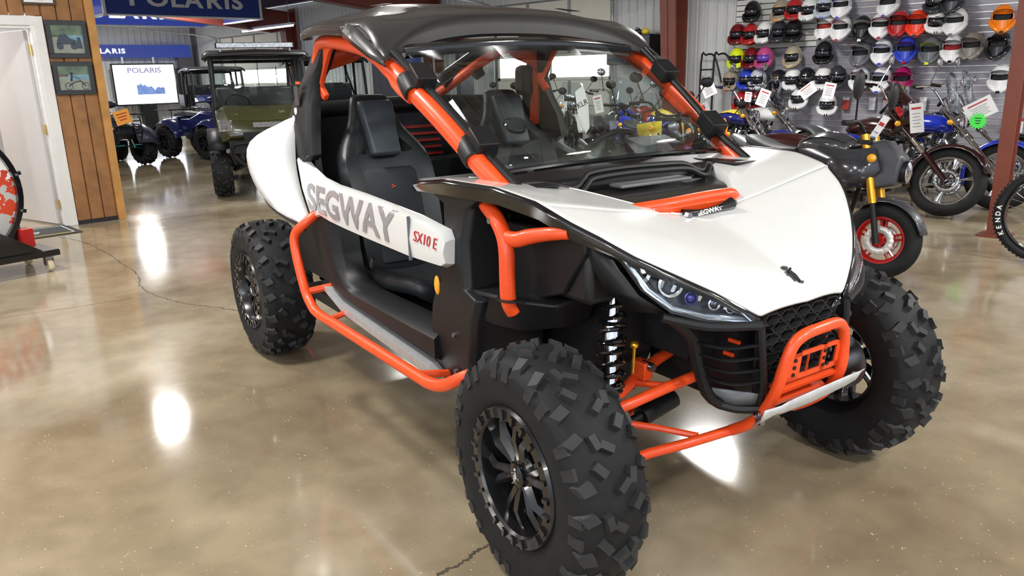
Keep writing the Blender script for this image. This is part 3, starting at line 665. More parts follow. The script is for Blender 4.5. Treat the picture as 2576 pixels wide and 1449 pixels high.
# ---- suspension
def arm(nm, L, r=.0145, m=ORANGE):
    b = MB()
    for p in L: b.tube(p, r, 12, sm=3)
    return b
for s in (-1, 1):
    S = lambda p: (p[0], -s*p[1], p[2])
    b = MB(); b.tube([S(p) for p in [(.02, -.64, .27), (.09, -.46, .34), (.16, -.30, .372), (.20, -.15, .388)]], .0155, 12, sm=3)
    b.tube([S(p) for p in [(-.02, -.64, .27), (-.10, -.4, .33), (-.16, -.15, .37)]], .0155, 12, sm=3); b.tube([S((.085, -.46, .345)), S((-.13, -.30, .355))], .011, 10)
    b.tube([S(p) for p in [(.0, -.42, .415), (.06, -.32, .39), (.15, -.24, .375)]], .011, 8)
    b.build('lower_control_arm', ORANGE, V)
    b = MB(); b.tube([S(p) for p in [(.03, -.62, .485), (.09, -.50, .522), (.105, -.35, .545), (.11, -.19, .558)]], .017, 12, sm=3)
    b.tube([S(p) for p in [(.02, -.62, .485), (.0, -.43, .515), (-.02, -.30, .565), (-.06, -.06, .60)]], .018, 12, sm=3); b.tube([S((.0, -.37, .535)), S((.10, -.32, .545))], .011, 8)
    b.box(S((.02, -.36, .585)), (.06, .035, .055)); ua = b.build('upper_control_arm', ORANGE, V, bevel=.003)
    MB().lathe([(0, .026), (.012, .026), (.014, .018), (.014, -.02)], 12, 'X', S((.04, -.355, .600))).build('pivot_bolt', STEEL, ua)
    MB().tube([S((0, -.62, .37)), S((0, -.50, .385))], .038, 12).tube([S((0, -.50, .385)), S((0, -.20, .44))], .016, 10).tube([S((0, -.34, .412)), S((0, -.20, .44))], .032, 12).build('half_shaft', PLAST, V)
    b = MB(); ct, cb_ = Vector(S((.0, -.455, .86))), Vector(S((.05, -.52, .55)))
    b.tube([ct, lerp(ct, cb_, .3)], .016, 12); b.tube([lerp(ct, cb_, .28), cb_], .024, 12); sh = b.build('shock_absorber', CHROME, V)
    b = MB(); pts = []; ax = (cb_-ct).normalized(); u = ax.orthogonal().normalized(); v = ax.cross(u); N = 150
    for i in range(N): t = i/N; pts.append(lerp(ct, cb_, .10 + .85*t) + (u*math.cos(2*pi*8*t) + v*math.sin(2*pi*8*t))*(.034 + .008*t))
    b.tube(pts, .0065, 6); b.build('coil_spring', GLOSSB, sh)
    b = MB()
    for k in (.07, .34, .52, .95): b.lathe([(0, -.006), (.040, -.006), (.044, 0), (.040, .006), (0, .006)], 16, 'X', lerp(ct, cb_, k), ax.to_track_quat('X', 'Z').to_matrix())
    b.build('spring_seat', GLOSSB, sh)
    MB().tube([S((.06, -.43, .68)), S((.055, -.43, .60))], .005, 8).ell(S((.06, -.43, .69)), (.014, .014, .012)).build('sway_bar_link', GOLD, V)
    # knuckle
    MB().box(S((0, -.60, .375)), (.10, .05, .24)).build('steering_knuckle', STEEL, V, bevel=.01)
    # rear arms
    b = MB(); b.tube([S(p) for p in [(-2.52, -.62, .30), (-2.2, -.55, .36), (-1.75, -.40, .42)]], .022, 10, sm=3); b.tube([S((-2.53, -.62, .30)), S((-2.5, -.15, .35))], .015, 8); b.tube([S((-2.53, -.62, .45)), S((-2.5, -.15, .5))], .015, 8); b.build('trailing_arm', ORANGE, V)
    MB().tube([S((-2.3, -.5, .42)), S((-2.05, -.42, 1.0))], .035, 10).build('shock_absorber', GLOSSB, V)
MB().tube([(0, -.60, .37), (.04, -.52, .56), (.03, -.50, .63)], .004, 6, sm=4).build('brake_hose', PLAST, V)

# ---- tub: rocker, floor, front panels, sills
def poly3(name, m, pts, y0, y1, par=V, bevel=.006, both=True, cut=None, **k):
    b = MB(); b.prism(pts, 1, y0, y1)
    if both: b.mirror()
    return b.build(name, m, par, bevel=bevel, **k)
# rocker: lower band and rear upright around the door opening (outer skin), with rounded section
def band(outer, inn, ys, name, m=PLAST, both=True):
    b = MB(); rings = []
    for (xo, zo), (xi, zi) in zip(outer, inn):
        rings.append([Vector((xo, -(ys-.03), zo)), Vector((lerp(xo, xi, .12), -ys, lerp(zo, zi, .12))), Vector((lerp(xo, xi, .75), -ys, lerp(zo, zi, .75))), Vector((xi, -(ys-.035), zi)), Vector((xi, -(ys-.12), zi)), Vector((xo, -(ys-.12), zo))])
    b.loft(rings)
    if both: b.mirror()
    return b.build(name, m, V, ang=50)
out_ = [(-1.80, .90), (-1.78, .80), (-1.755, .72), (-1.70, .64), (-1.60, .572), (-1.45, .542), (-1.2, .528), (-.9, .515), (-.62, .500)]
in_ = [(-1.55, .92), (-1.51, .84), (-1.50, .74), (-1.475, .665), (-1.41, .615), (-1.30, .60), (-1.1, .602), (-.85, .606), (-.62, .612)]
band(out_,
     in_, .735, 'rocker_panel')
MB().box((-1.25, 0, .44), (1.7, 1.36, .05)).box((-1.1, 0, .50), (1.2, 1.2, .04)).build('floor_pan', PLAST2, V)
b = MB(); b.prism([(-1.63, .572), (-1.50, .520), (-.66, .482), (-.60, .455), (-.60, .445), (-1.40, .485), (-1.62, .545)], 1, -.755, -.70); b.mirror(); b.build('sill_guard', ALU, V, smooth=False)
# front corner body between door opening and front wheel
b = MB(); rings = []
for z, x0, x1, yo in ((.44, -.70, -.44, .70), (.55, -.69, -.40, .715), (.70, -.66, -.37, .72), (.78, -.62, -.34, .72), (.80, -.61, -.42, .715), (.95, -.575, -.44, .705), (1.06, -.60, -.42, .69), (1.125, -.76, -.30, .70)):
    rings.append([Vector((x0, -(yo-.012), z)), Vector((x0+.012, -yo, z)), Vector((x1-.02, -yo, z)), Vector((x1, -(yo-.02), z)), Vector((x1+.01, -(yo-.28), z)), Vector((x0, -(yo-.28), z))])
b.loft(rings); b.mirror(); b.build('front_corner_panel', PLAST, V, bevel=.006, ang=30)
# sloping ledge and recess behind the front wheel
b = MB(); b.add([(-.44, -.70, .80), (-.22, -.66, .805), (-.10, -.60, .80), (-.10, -.42, .82), (-.44, -.42, .82), (-.40, -.70, .70), (-.26, -.62, .68), (-.16, -.50, .70), (-.16, -.42, .70), (-.44, -.42, .66)],
   [(0,1,2,3,4),(5,6,1,0),(6,7,2,1),(7,8,3,2),(9,8,7,6,5),(0,4,9,5),(4,3,8,9)]); b.mirror(); b.build('wheel_well_ledge', PLAST, V, bevel=.012)
b = MB(); b.prism([(-.45, .80), (-.45, 1.13), (-.10, 1.12), (.02, 1.06), (.02, .98), (-.08, .84), (-.20, .80)], 1, -.585, -.56); b.v = [(x, y, min(z, 1.02)) for x, y, z in b.v]; b.mirror(); b.build('inner_fender', PLAST, V, bevel=.006)
b = MB(); b.box((-.08, -.50, .90), (.20, .14, .16)); b.mirror(); b.build('fender_duct', PLAST2, V, bevel=.02)
b = MB(); b.prism([(-.45, .44), (-.45, .82), (-.18, .90), (-.05, .86), (-.05, .60), (-.12, .44)], 1, -.40, -.25); b.mirror(); b.build('firewall_side', PLAST2, V, bevel=.01)
# strut from the fender down to the lamp corner
b = MB(); b.grid([[(.00, -.585, 1.030), (.045, -.545, 1.015)], [(.03, -.57, .95), (.10, -.530, .94)], [(.06, -.55, .88), (.15, -.50, .87)], [(.12, -.50, .82), (.205, -.45, .825)]]); b.mirror(); b.build('lamp_side_panel', PLAST, V, solid=.012)
b = MB(); b.lathe([(0, .004), (.0, .004)], 4, 'Y'); 
MB().tube([(-.60, -.728, .752), (-.60, -.728, .81)], .001, 4)
b = MB(); b.ell((-.604, -.720, .781), (.017, .008, .034), 20, 12); b.mirror(); b.build('side_reflector', AMBER, V)
for (x, z) in ((-.50, .63), (-.50, .50), (-.655, .56)):
    MB().lathe([(0, -.727), (.008, -.726), (.009, -.715)], 10, 'Y', (x, 0, z)).build('panel_clip', STEEL, V)

# Y shaped orange frame tube on the front corner
for s in (-1, 1):
    S = lambda p: (p[0], -s*p[1], p[2])
    b = MB(); b.tube([S(p) for p in [(-.42, -.635, 1.10), (-.387, -.648, 1.076), (-.315, -.66, 1.045), (-.262, -.668, 1.00), (-.243, -.672, .95), (-.243, -.672, .88), (-.246, -.668, .80), (-.246, -.65, .76)]], .0245, 14, sm=4)
    b.tube([S(p) for p in [(-.262, -.665, .995), (-.205, -.66, .995), (-.15, -.65, 1.012), (-.07, -.635, 1.030), (-.02, -.61, 1.035)]], [.022, .024, .023, .020, .017], 14, sm=4)
    y_ = b.build('fork_tube', ORANGE, V)
    MB().lathe([(0, -.027), (.010, -.026), (.011, -.015)], 8, 'Y', S((-.318, -.66, 1.038))).build('bolt', STEEL, y_)
    MB().lathe([(.052, .002), (.052, .006), (.048, .008), (0, .004)], 20, 'Z', S((-.246, -.65, .80))).build('tube_boot', PLAST, y_)

# ---- nerf bar
for s in (-1, 1):
    S = lambda p: (p[0], -s*p[1], p[2])
    b = MB(); b.tube([S(p) for p in [(-1.70, -.70, .90), (-1.70, -.78, .85), (-1.745, -.82, .795), (-1.735, -.83, .72), (-1.66, -.83, .56), (-1.60, -.83, .505), (-1.52, -.83, .478), (-1.3, -.825, .475), (-.62, -.825, .482), (-.50, -.825, .485), (-.42, -.815, .500), (-.34, -.79, .545), (-.28, -.74, .58)]], .0215, 14, sm=5)
    b.tube([S((-1.40, -.82, .477)), S((-1.42, -.68, .50))], .014, 8); b.tube([S((-.60, -.82, .482)), S((-.58, -.68, .46))], .014, 8); b.tube([S((-1.62, -.72, .56)), S((-1.65, -.83, .545))], .016, 8)
    b.build('nerf_bar', ORANGE, V)

# ---- white side panel and rear quarter
for s in (-1, 1):
    S = lambda p: Vector((p[0], -s*p[1], p[2]))
    top = [(-.495, .955), (-.52, .983), (-.715, 1.005), (-1.184, 1.028), (-1.45, 1.035), (-1.611, 1.05), (-1.74, 1.085), (-1.868, 1.135)]
    bot = [(-.495, .875), (-.53, .856), (-.755, .846), (-1.10, .850), (-1.34, .856), (-1.50, .862), (-1.62, .872), (-1.72, .845)]
    b = MB(); rings = []
    for (xt, zt), (xb, zb) in zip(top, bot):
        rings.append([S((xt, -.72, zt)), S((lerp(xt, xb, .08), -.742, lerp(zt, zb, .08))), S((lerp(xt, xb, .5), -.752, lerp(zt, zb, .5))), S((lerp(xt, xb, .92), -.744, lerp(zt, zb, .92))), S((xb, -.72, zb)), S((xb, -.70, zb)), S((xt, -.70, zt))])
    b.loft(rings)
    sp = b.build('side_panel', WHITE, V, ang=40)
    b = MB(); b.box(S((-.735, -.749, .926)), (.004, .012, .155)); b.build('panel_seam', GREYP, sp)
    # flared quarter: crease rail to the outer rail to rearwards
    r0 = [(-1.905, -.70, 1.30), (-1.868, -.735, 1.135), (-1.80, -.752, .99), (-1.73, -.75, .86)]
    r0 = [(-1.94, -.705, 1.300), (-1.885, -.735, 1.17), (-1.855, -.748, 1.07), (-1.80, -.752, .96), (-1.71, -.752, .842)]
    r1 = [(-1.965, -.715, 1.295), (-1.93, -.78, 1.20), (-1.89, -.80, 1.08), (-1.83, -.80, .97), (-1.70, -.775, .838)]
    r2 = [(-2.00, -.74, 1.280), (-2.005, -.885, 1.205), (-1.985, -.90, 1.06), (-1.88, -.86, .92), (-1.69, -.79, .833)]
    r3 = [(-2.05, -.73, 1.275), (-2.06, -.89, 1.19), (-2.04, -.91, 1.05), (-1.92, -.87, .91), (-1.70, -.785, .825)]
    r4 = [(-2.5, -.62, 1.20), (-2.5, -.70, 1.14), (-2.5, -.72, 1.05), (-2.3, -.74, .98), (-2.1, -.70, .92)]
    r5 = [(-2.95, -.50, 1.16), (-2.95, -.55, 1.10), (-2.95, -.57, 1.04), (-2.95, -.57, 1.0), (-2.9, -.56, .98)]
    b = MB(); b.grid([[S(p) for p in crom(r, 4)] for r in (r0, r1, r2, r3, r4, r5)])
    b.build('quarter_panel', WHITE, V, solid=.010, ang=60)
    b = MB(); b.tube([S(p) for p in [(-2.03, -.885, 1.02), (-1.93, -.86, .90), (-1.71, -.785, .815)]], .008, 6, sm=4); b.build('quarter_edge', PLAST, V)
MX = frame((-1.795, -.7585, 1.020), (1, 0, -.035), (0.02, 0, 1))
# lettering on the near side panel
lg = text('SEGWAY', .165, GREYD, V, frame((-1.735, -.7565, .905), (1, 0, -.02), (0, 0, 1)), off=.0045, sx=1.30, space=1.03, name='lettering', shear=0.0)
text('SX10 E', .052, DKRED, V, frame((-.700, -.7545, .925), (1, 0, -.03), (0, 0, 1)), off=-.0006, sx=1.08, name='model_lettering')
text('VILLAIN', .030, DKRED, V, frame((-1.745, -.7575, .885), (1, 0, -.1), (0, 0, 1)), off=.0004, sx=1.3, name='small_lettering')

for s in (-1, 1):
    MB().prism([(-1.90, 1.10), (-1.74, 1.06), (-1.60, 1.03), (-1.2, 1.012), (-.72, .99), (-.52, .965), (-.52, .86), (-1.5, .865), (-1.9, .84)], 1, s*.690, s*.699).build('inner_trim', PLAST2, V, smooth=False)
    MB().prism([(-2.16, .55), (-1.72, .55), (-1.78, 1.12), (-1.95, 1.26), (-2.16, 1.28)], 1, s*.655, s*.685).build('inner_quarter_trim', PLAST2, V, smooth=False)
def cling(o):
    # lay the lettering on the curved panel skin
    for v in o.data.vertices:
        p = o.matrix_local @ v.co; zt = interp(-p.x, [-x for x, z in top], [z for x, z in top]); zb = interp(-p.x, [-x for x, z in bot], [z for x, z in bot])
        t_ = max(0, min(1, (zt-p.z)/(zt-zb))); yy = interp(t_, [0, .08, .5, .92, 1], [-.722, -.742, -.752, -.744, -.722]) - (.0032 if v.co.z > 0 else .0)
        v.co = o.matrix_local.inverted() @ Vector((p.x, yy, p.z))
for o in list(V.children):
    if o.name.startswith(('lettering', 'model_lettering', 'small_lettering')):
        bm = bmesh.new(); bm.from_mesh(o.data); bmesh.ops.triangulate(bm, faces=bm.faces)
        bmesh.ops.subdivide_edges(bm, edges=[e for e in bm.edges if e.calc_length() > .03], cuts=2, use_grid_fill=True); bm.to_mesh(o.data); bm.free(); cling(o)
# ---- B pillar panel, cage, roof
for s in (-1, 1):
    S = lambda p: Vector((p[0], -s*p[1], p[2]))
    b = MB(); rg = []
    for z, x0, x1, yy in ((1.10, -1.93, -1.80, .73), (1.14, -1.90, -1.72, .735), (1.25, -2.06, -1.74, .72), (1.36, -2.02, -1.79, .69), (1.45, -1.96, -1.80, .665), (1.52, -1.905, -1.74, .645), (1.64, -1.82, -1.68, .62)):
        rg.append([S((x0, -yy+.02, z)), S((x0+.03, -yy, z)), S((x1-.02, -yy, z)), S((x1, -yy+.02, z)), S((x1, -yy+.06, z)), S((x0, -yy+.06, z))])
    b.loft(rg); bp_ = b.build('pillar_panel', PLAST, V, ang=50)
    MB().box(S((-1.90, -.70, 1.395)), (.055, .004, .085)).build('warning_label', mat('label_grey', (.05, .05, .05), .4, nz=.2, ns=90), bp_)
    MB().box(S((-1.90, -.689, 1.45)), (.055, .004, .012)).build('orange_label', ORANGE, bp_)
    for zz in (1.325, 1.29, 1.255):
        MB().lathe([(0, -.002), (.016, -.002), (.016, .002)], 18, 'Y', S((-1.93+(zz-1.29)*.35, -.714-(1.29-zz)*.25, zz))).build('round_label', mat('label_pink', (.75, .66, .66), .4, nz=.1, ns=60), bp_)
    # A pillar and roof rail as one bent tube
    b = MB(); b.tube([S(p) for p in [(-.38, -.555, 1.09), (-.52, -.575, 1.175), (-.75, -.607, 1.333), (-.98, -.628, 1.462), (-1.05, -.630, 1.493), (-1.14, -.630, 1.535), (-1.28, -.632, 1.578), (-1.55, -.635, 1.612), (-1.74, -.62, 1.615), (-1.80, -.615, 1.57), (-1.86, -.62, 1.45), (-1.92, -.64, 1.20)]], [.033, .034, .034, .033, .032, .03, .028, .027, .027], 14, sm=5)
    b.tube([S(p) for p in [(-1.08, -.640, 1.545), (-.98, -.652, 1.44), (-.88, -.64, 1.385)]], .014, 8, sm=3)
    ap = b.build('cage_rail', ORANGE, V)
    for (x, y, z) in ((-.905, -.628, 1.432), (-.585, -.585, 1.222)):
        c0 = Vector((x, y, z)); ax = Vector((-.23, -.03, .155)).normalized()
        b = MB(); R3 = Matrix.Rotation(0, 3, 'X'); q = S(ax).to_track_quat('X', 'Z').to_matrix() if s == 1 else Vector((ax.x, -ax.y, ax.z)).to_track_quat('X', 'Z').to_matrix()
        b.lathe([(.030, -.05), (.036, -.05), (.038, -.03), (.038, .035), (.034, .05), (.030, .05)], 12, 'X', S(c0), q); b.box(S(c0 + Vector((.030, .035, .03))), (.10, .075, .06), q)
        b.build('windshield_clamp', PLAST, ap, bevel=.006)
    # rubber strip of the screen along the pillar
    b = MB(); b.tube([S(p) for p in [(-.36, -.545, 1.125), (-.52, -.553, 1.215), (-.75, -.585, 1.372), (-1.04, -.62, 1.556)]], .014, 8, sm=3); b.build('windshield_seal', PLAST, V)
# cross members
MB().tube([(-1.80, -.60, 1.60), (-1.82, 0, 1.62), (-1.80, .60, 1.60)], .024, 12, sm=4).build('cage_crossbar', ORANGE, V)
MB().tube([(-2.12, .10, 1.345), (-1.92, .40, 1.575), (-1.88, .58, 1.61)], .026, 12, sm=3).build('cage_diagonal', ORANGE, V)
b = MB(); b.add([(-1.80, .36, 1.605), (-1.78, .62, 1.61), (-1.84, .63, 1.42), (-1.82, .57, 1.50), (-1.80, .44, 1.54)], [(0,1,2,3,4)]); b.mirror(); b.build('cage_gusset', ORANGE, V, solid=.02)
b = MB(); b.tube([(-2.07, .14, 1.43), (-2.06, .36, 1.555)], [.042, .044], 14); b.tube([(-2.06, .36, 1.555), (-2.06, .42, 1.585)], [.044, .03], 12)
ext = b.build('spare_canister', GLOSSB, V); MB().tube([(-2.0, .30, 1.475), (-1.99, .34, 1.50)], .045, 8).build('clamp', PLAST, ext)

# roof
ROWS = []
def rz_(y, k):   # k 0 lower lip .. profile points across the front
    t = abs(y)/.68
    zb = 1.618 - .104*t**2.4; zt = zb + .088*(1-t**5) + .008*t**4
    return zb, zt
ysr = [.68*math.sin(pi/2*k/20) if False else .68*k/20 for k in range(-20, 21)]
def xfront(y): t = abs(y)/.68; return -1.150 + .138*t**2.4
def roofz(x, y):
    t = abs(y)/.68; u = (xfront(y) - x)/.85   # 0 front .. 1 rear
    u = max(0, min(1, u)); zb, zt = rz_(y, 0)
    e = interp(u, [0, .05, .1, .2, .35, 1], [0, .04, .085, .135, .14, .145]); c = interp(u, [0, .15, .35, .7, 1], [0, .03, .055, .085, .07])
    z = zt + c*(1-t**3) + e*t**3
    if .50 < t < .9: z -= .014*math.sin((t-.50)/.40*pi)*min(1, u*5)
    return z
b = MB(); rows = []
rows.append([Vector((xfront(y)-.05, y, rz_(y, 0)[0]+.012)) for y in ysr])
rows.append([Vector((xfront(y)-.012, y, rz_(y, 0)[0])) for y in ysr])
rows.append([Vector((xfront(y)+.004, y, lerp(*rz_(y, 0), .12))) for y in ysr])
rows.append([Vector((xfront(y)-.012, y, lerp(*rz_(y, 0), .9))) for y in ysr])
rows.append([Vector((xfront(y)-.006, y, lerp(*rz_(y, 0), .55))) for y in ysr]); rows[-1], rows[-2] = rows[-2], rows[-1]
rows.append([Vector((xfront(y)-.020, y, lerp(*rz_(y, 0), 1.0))) for y in ysr])
for x in (-.045, -.07, -.10, -.14, -.18, -.23, -.28, -.34, -.40, -.46, -.52, -.58, -.64, -.70, -.76, -.82): rows.append([Vector((xfront(y)*(1-0) + x, y, roofz(xfront(y)+x, y))) for y in ysr])
b.grid(rows)
roof = b.build('roof_panel', ROOFM, V, solid=.008, ang=50)
for s in (-1, 1):
    S = lambda p: Vector((p[0], -s*p[1], p[2]))
    # side lips: front one with the raised corner, rear one rounded
    b = MB(); b.grid([[S(p) for p in [(-1.00, -.675, 1.535), (-1.10, -.680, 1.592), (-1.20, -.684, 1.645), (-1.27, -.690, 1.668)]],
                      [S(p) for p in [(-.985, -.690, 1.512), (-1.11, -.700, 1.560), (-1.22, -.705, 1.605), (-1.30, -.705, 1.640)]],
                      [S(p) for p in [(-.985, -.680, 1.500), (-1.12, -.690, 1.540), (-1.23, -.690, 1.580), (-1.33, -.692, 1.618)]]]); b.build('roof_side_lip', ROOFM, roof, solid=.006)
    b = MB(); b.grid([[S(p) for p in crom([(-1.30, -.640, 1.672), (-1.5, -.645, 1.690), (-1.68, -.640, 1.690), (-1.84, -.62, 1.680), (-1.93, -.56, 1.69)], 3)],
                      [S(p) for p in crom([(-1.30, -.692, 1.655), (-1.5, -.700, 1.674), (-1.68, -.695, 1.674), (-1.88, -.665, 1.662), (-1.97, -.58, 1.67)], 3)],
                      [S(p) for p in crom([(-1.30, -.692, 1.622), (-1.5, -.700, 1.636), (-1.68, -.695, 1.640), (-1.88, -.665, 1.632), (-1.97, -.58, 1.64)], 3)]]); b.build('roof_side_lip', ROOFM, roof, solid=.006)
    MB().prism([(-1.737, 1.637), (-1.454, 1.616), (-1.583, 1.611), (-1.672, 1.577), (-1.745, 1.504), (-1.80, 1.437), (-1.748, 1.394), (-1.78, 1.37), (-1.86, 1.45), (-1.80, 1.55)], 1, -s*.60, -s*.625).build('cage_gusset', ORANGE, V, bevel=.006)
    MB().add([S(p) for p in [(-1.34, -.50, 1.741), (-1.44, -.52, 1.748), (-1.46, -.44, 1.760), (-1.41, -.43, 1.757)]], [(0,1,2,3)]).build('roof_vent', PLAST2, roof, solid=.002)

# windshield
b = MB(); g = [[Vector((lerp(-.46, -1.09, t), y, lerp(1.165, 1.572, t) + .02*(1-(y/.6)**2))) for y in (-.56, -.4, -.2, 0, .2, .4, .56)] for t in (0, .25, .5, .75, 1)]
for R_ in g:
    for i, v in enumerate(R_): v.x += .055*(1-(v.y/.56)**2)
b.grid(g); ws = b.build('windshield', GLASS, V, solid=.004)
MB().tube([(-1.075, -.56, 1.555), (-1.045, -.3, 1.575), (-1.03, 0, 1.583), (-1.045, .3, 1.575), (-1.075, .56, 1.555)], .021, 8, sm=3, flat=1.2).build('windshield_top_bar', GLOSSB, ws)
MB().tube([(-.46, -.54, 1.155), (-.45, -.3, 1.165), (-.45, 0, 1.168), (-.46, .3, 1.162), (-.50, .54, 1.148)], .011, 8, sm=3).build('windshield_bottom_bar', GLOSSB, ws)
b = MB(); wave = [(-.40, -.56, 1.120), (-.385, -.46, 1.122), (-.365, -.38, 1.108), (-.345, -.33, 1.098), (-.375, -.27, 1.118), (-.385, -.23, 1.135), (-.375, -.10, 1.142), (-.37, .05, 1.140), (-.375, .20, 1.132), (-.365, .26, 1.108), (-.37, .30, 1.102), (-.41, .36, 1.118), (-.42, .42, 1.105), (-.46, .48, 1.115), (-.50, .58, 1.112), (-.52, .64, 1.10)]
for dz, dx in ((0, 0), (-.016, .022)): b.tube([(x+dx, y, z+dz) for x, y, z in wave], .0115, 8, sm=4)
b.build('windshield_base_seal', PLAST, ws)
b = MB(); b.lathe([(.034, 0), (.038, .004), (.042, 0), (.042, -.012)], 24, 'X', (-.66, -.345, 1.165+.13), Vector((.55, -.1, .83)).to_track_quat('X', 'Z').to_matrix()); 
vt = b.build('vent_ring', GLOSSB, ws)
b = MB(); b.add([(-.655+.012*math.cos(a), -.345+.034*math.cos(a), 1.290+.028*math.sin(a)) for a in [2*pi*k/16 for k in range(16)]], [tuple(range(16))]); b.build('vent_flap', PLAST2, vt)
for p in ((-.45, .02, 1.182), (-.45, .14, 1.182), (-.45, -.18, 1.178), (-.45, -.26, 1.178)): MB().ell(p, (.008, .008, .008), 8, 6).build('bolt', GLOSSB, ws)

# dash and console
b = MB(); rg = []
for y in (-.55, -.35, -.1, .1, .3, .55):
    bump_ = .035 if .1 < y < .5 else 0
    rg.append([Vector((-.42, y, 1.05)), Vector((-.45, y, 1.115)), Vector((-.58, y, 1.125+bump_*.5)), Vector((-.72, y, 1.12+bump_)), Vector((-.80, y, 1.06+bump_*.3)), Vector((-.78, y, .95)), Vector((-.62, y, .80)), Vector((-.42, y, .72))])
b.loft(rg); b.build('dashboard', PLAST, V, bevel=.012)
b = MB(); b.box((-.70, .36, 1.165), (.14, .26, .055), (0, .25, 0)); b.build('gauge_hood', PLAST, V, bevel=.02)
b = MB(); b.tube([(-.80, .37, 1.02), (-.98, .37, 1.10)], .02, 8)
R3 = Vector((-.80, 0, .60)).normalized().to_track_quat('X', 'Z').to_matrix(); cx_ = Vector((-1.00, .37, 1.085))
ring = [cx_ + R3 @ Vector((0, .165*math.cos(a), .165*math.sin(a))) for a in [2*pi*k/36 for k in range(36)]]
b.tube(ring, .0135, 8, closed=True)
for a in (pi*.0, pi*1.0, pi*1.5): b.tube([cx_, cx_ + R3 @ Vector((0, .16*math.cos(a), .16*math.sin(a)))], .012, 6, flat=.5)
b.lathe([(0, .02), (.04, .02), (.045, 0), (0, 0)], 16, 'X', cx_, R3); b.build('steering_wheel', PLAST, V)
MB().box((-1.35, 0, .60), (1.1, .14, .16)).box((-1.25, 0, .70), (.3, .12, .10)).build('centre_console', PLAST2, V, bevel=.02)
# mirror in the cabin
MB().box((-1.93, .60, 1.43), (.12, .10, .16)).build('speaker_pod', PLAST2, V, bevel=.03)

# rear bulkhead, engine cover with red mesh
MB().box((-2.13, 0, 1.05), (.06, 1.30, .50)).build('bulkhead', PLAST2, V, bevel=.02)
MB().tube([(-2.12, -.64, 1.31), (-2.14, 0, 1.325), (-2.12, .64, 1.31)], .045, 10, sm=3).build('bulkhead_roll', PLAST, V)
REDG = mat('red_mesh', (.30, .012, .006), .5, nz=.6, ns=160)
for k in range(5): MB().box((-2.085, -.02+k*.008, 1.21-k*.036), (.02, .26, .013)).build('vent_slat', REDG, V)
b = MB()
for s in (-1, 1): b.box((-2.55, s*.42, 1.10), (.75, .30, .10)); 
b.box((-2.5, 0, 1.08), (.8, .9, .06)); b.box((-2.45, 0, .80), (.8, .7, .5)); b.build('cargo_bed', PLAST2, V, bevel=.02)

# seats
def seat(yc):
    def ring(z, x, hw, th, bol=0):
        # cross section in x,y at height z, front faces +x
        P_ = []
        for (u, f) in ((-1, .3), (-.92, 1+bol), (-.6, .95), (-.3, .80), (0, .78), (.3, .80), (.6, .95), (.92, 1+bol), (1, .3), (.8, -.3), (0, -.45), (-.8, -.3)):
            P_.append(Vector((x + f*th, yc + u*hw, z)))
        return P_
    b = MB()
    b.loft([ring(.56, -1.62, .20, .07), ring(.64, -1.64, .225, .10, .35), ring(.80, -1.68, .235, .10, .45), ring(.95, -1.73, .24, .10, .5), ring(1.06, -1.77, .245, .10, .55), ring(1.13, -1.80, .235, .09, .4), ring(1.20, -1.825, .18, .075, .1), ring(1.25, -1.84, .135, .065), ring(1.32, -1.86, .115, .06), ring(1.375, -1.875, .10, .055), ring(1.39, -1.88, .08, .035)])
    s_ = b.build('seat_back', LEATH, V, sub=1, ang=80)
    b = MB(); rg = []
    for z, x, hw in ((1.115, -1.715, .070), (1.13, -1.705, .076), (1.2, -1.735, .078), (1.27, -1.765, .085), (1.34, -1.79, .088), (1.362, -1.805, .082)):
        rg.append([Vector((x+.012, yc-hw, z)), Vector((x+.034, yc-hw*.85, z)), Vector((x+.040, yc, z)), Vector((x+.034, yc+hw*.85, z)), Vector((x+.012, yc+hw, z)), Vector((x-.04, yc+hw*.9, z)), Vector((x-.04, yc-hw*.9, z))])
    b.loft(rg); b.build('head_pad', HEADP, s_, ang=50, bevel=.006)
    for q in (-1, 1):
        b = MB(); b.add([Vector((-1.715, yc+q*.088, 1.10)), Vector((-1.735, yc+q*.092, 1.19)), Vector((-1.700, yc+q*.165, 1.115)), Vector((-1.690, yc+q*.17, 1.075)), Vector((-1.705, yc+q*.10, 1.07))], [(0,1,2,3,4)])
        b.build('belt_slot', mat('slot_black', (.002, .002, .002), .8, nz=.1), s_, solid=.012)
    b = MB(); rg = []
    for z, x, hw in ((.64, -1.565, .13), (.8, -1.60, .15), (.95, -1.65, .16), (1.04, -1.685, .155), (1.06, -1.70, .14)):
        rg.append([Vector((x, yc-hw, z)), Vector((x+.022, yc-hw*.8, z)), Vector((x+.022, yc+hw*.8, z)), Vector((x, yc+hw, z)), Vector((x-.05, yc+hw, z)), Vector((x-.05, yc-hw, z))])
    b.loft(rg); pd = b.build('back_pad', SEATF, s_, bevel=.008)
    b = MB(); b.tube([(-1.637, yc-.008, .985), (-1.640, yc+.006, .975), (-1.645, yc+.002, .958)], .003, 6); b.tube([(-1.638, yc-.012, .972), (-1.640, yc+.01, .976)], .003, 6); b.build('emblem', ORANGE, pd)
    b = MB(); rg = []
    for x, z, hw in ((-1.66, .60, .20), (-1.5, .605, .225), (-1.3, .62, .235), (-1.15, .645, .225), (-1.07, .64, .20), (-1.05, .60, .18)):
        rg.append([Vector((x, yc-hw, z-.08)), Vector((x, yc-hw*1.02, z+.02)), Vector((x, yc-hw*.85, z+.045)), Vector((x, yc-hw*.5, z+.005)), Vector((x, yc, z)), Vector((x, yc+hw*.5, z+.005)), Vector((x, yc+hw*.85, z+.045)), Vector((x, yc+hw*1.02, z+.02)), Vector((x, yc+hw, z-.08))])
    b.loft(rg); b.build('seat_cushion', LEATH, V, sub=1, ang=80)
seat(-.37); seat(.37)
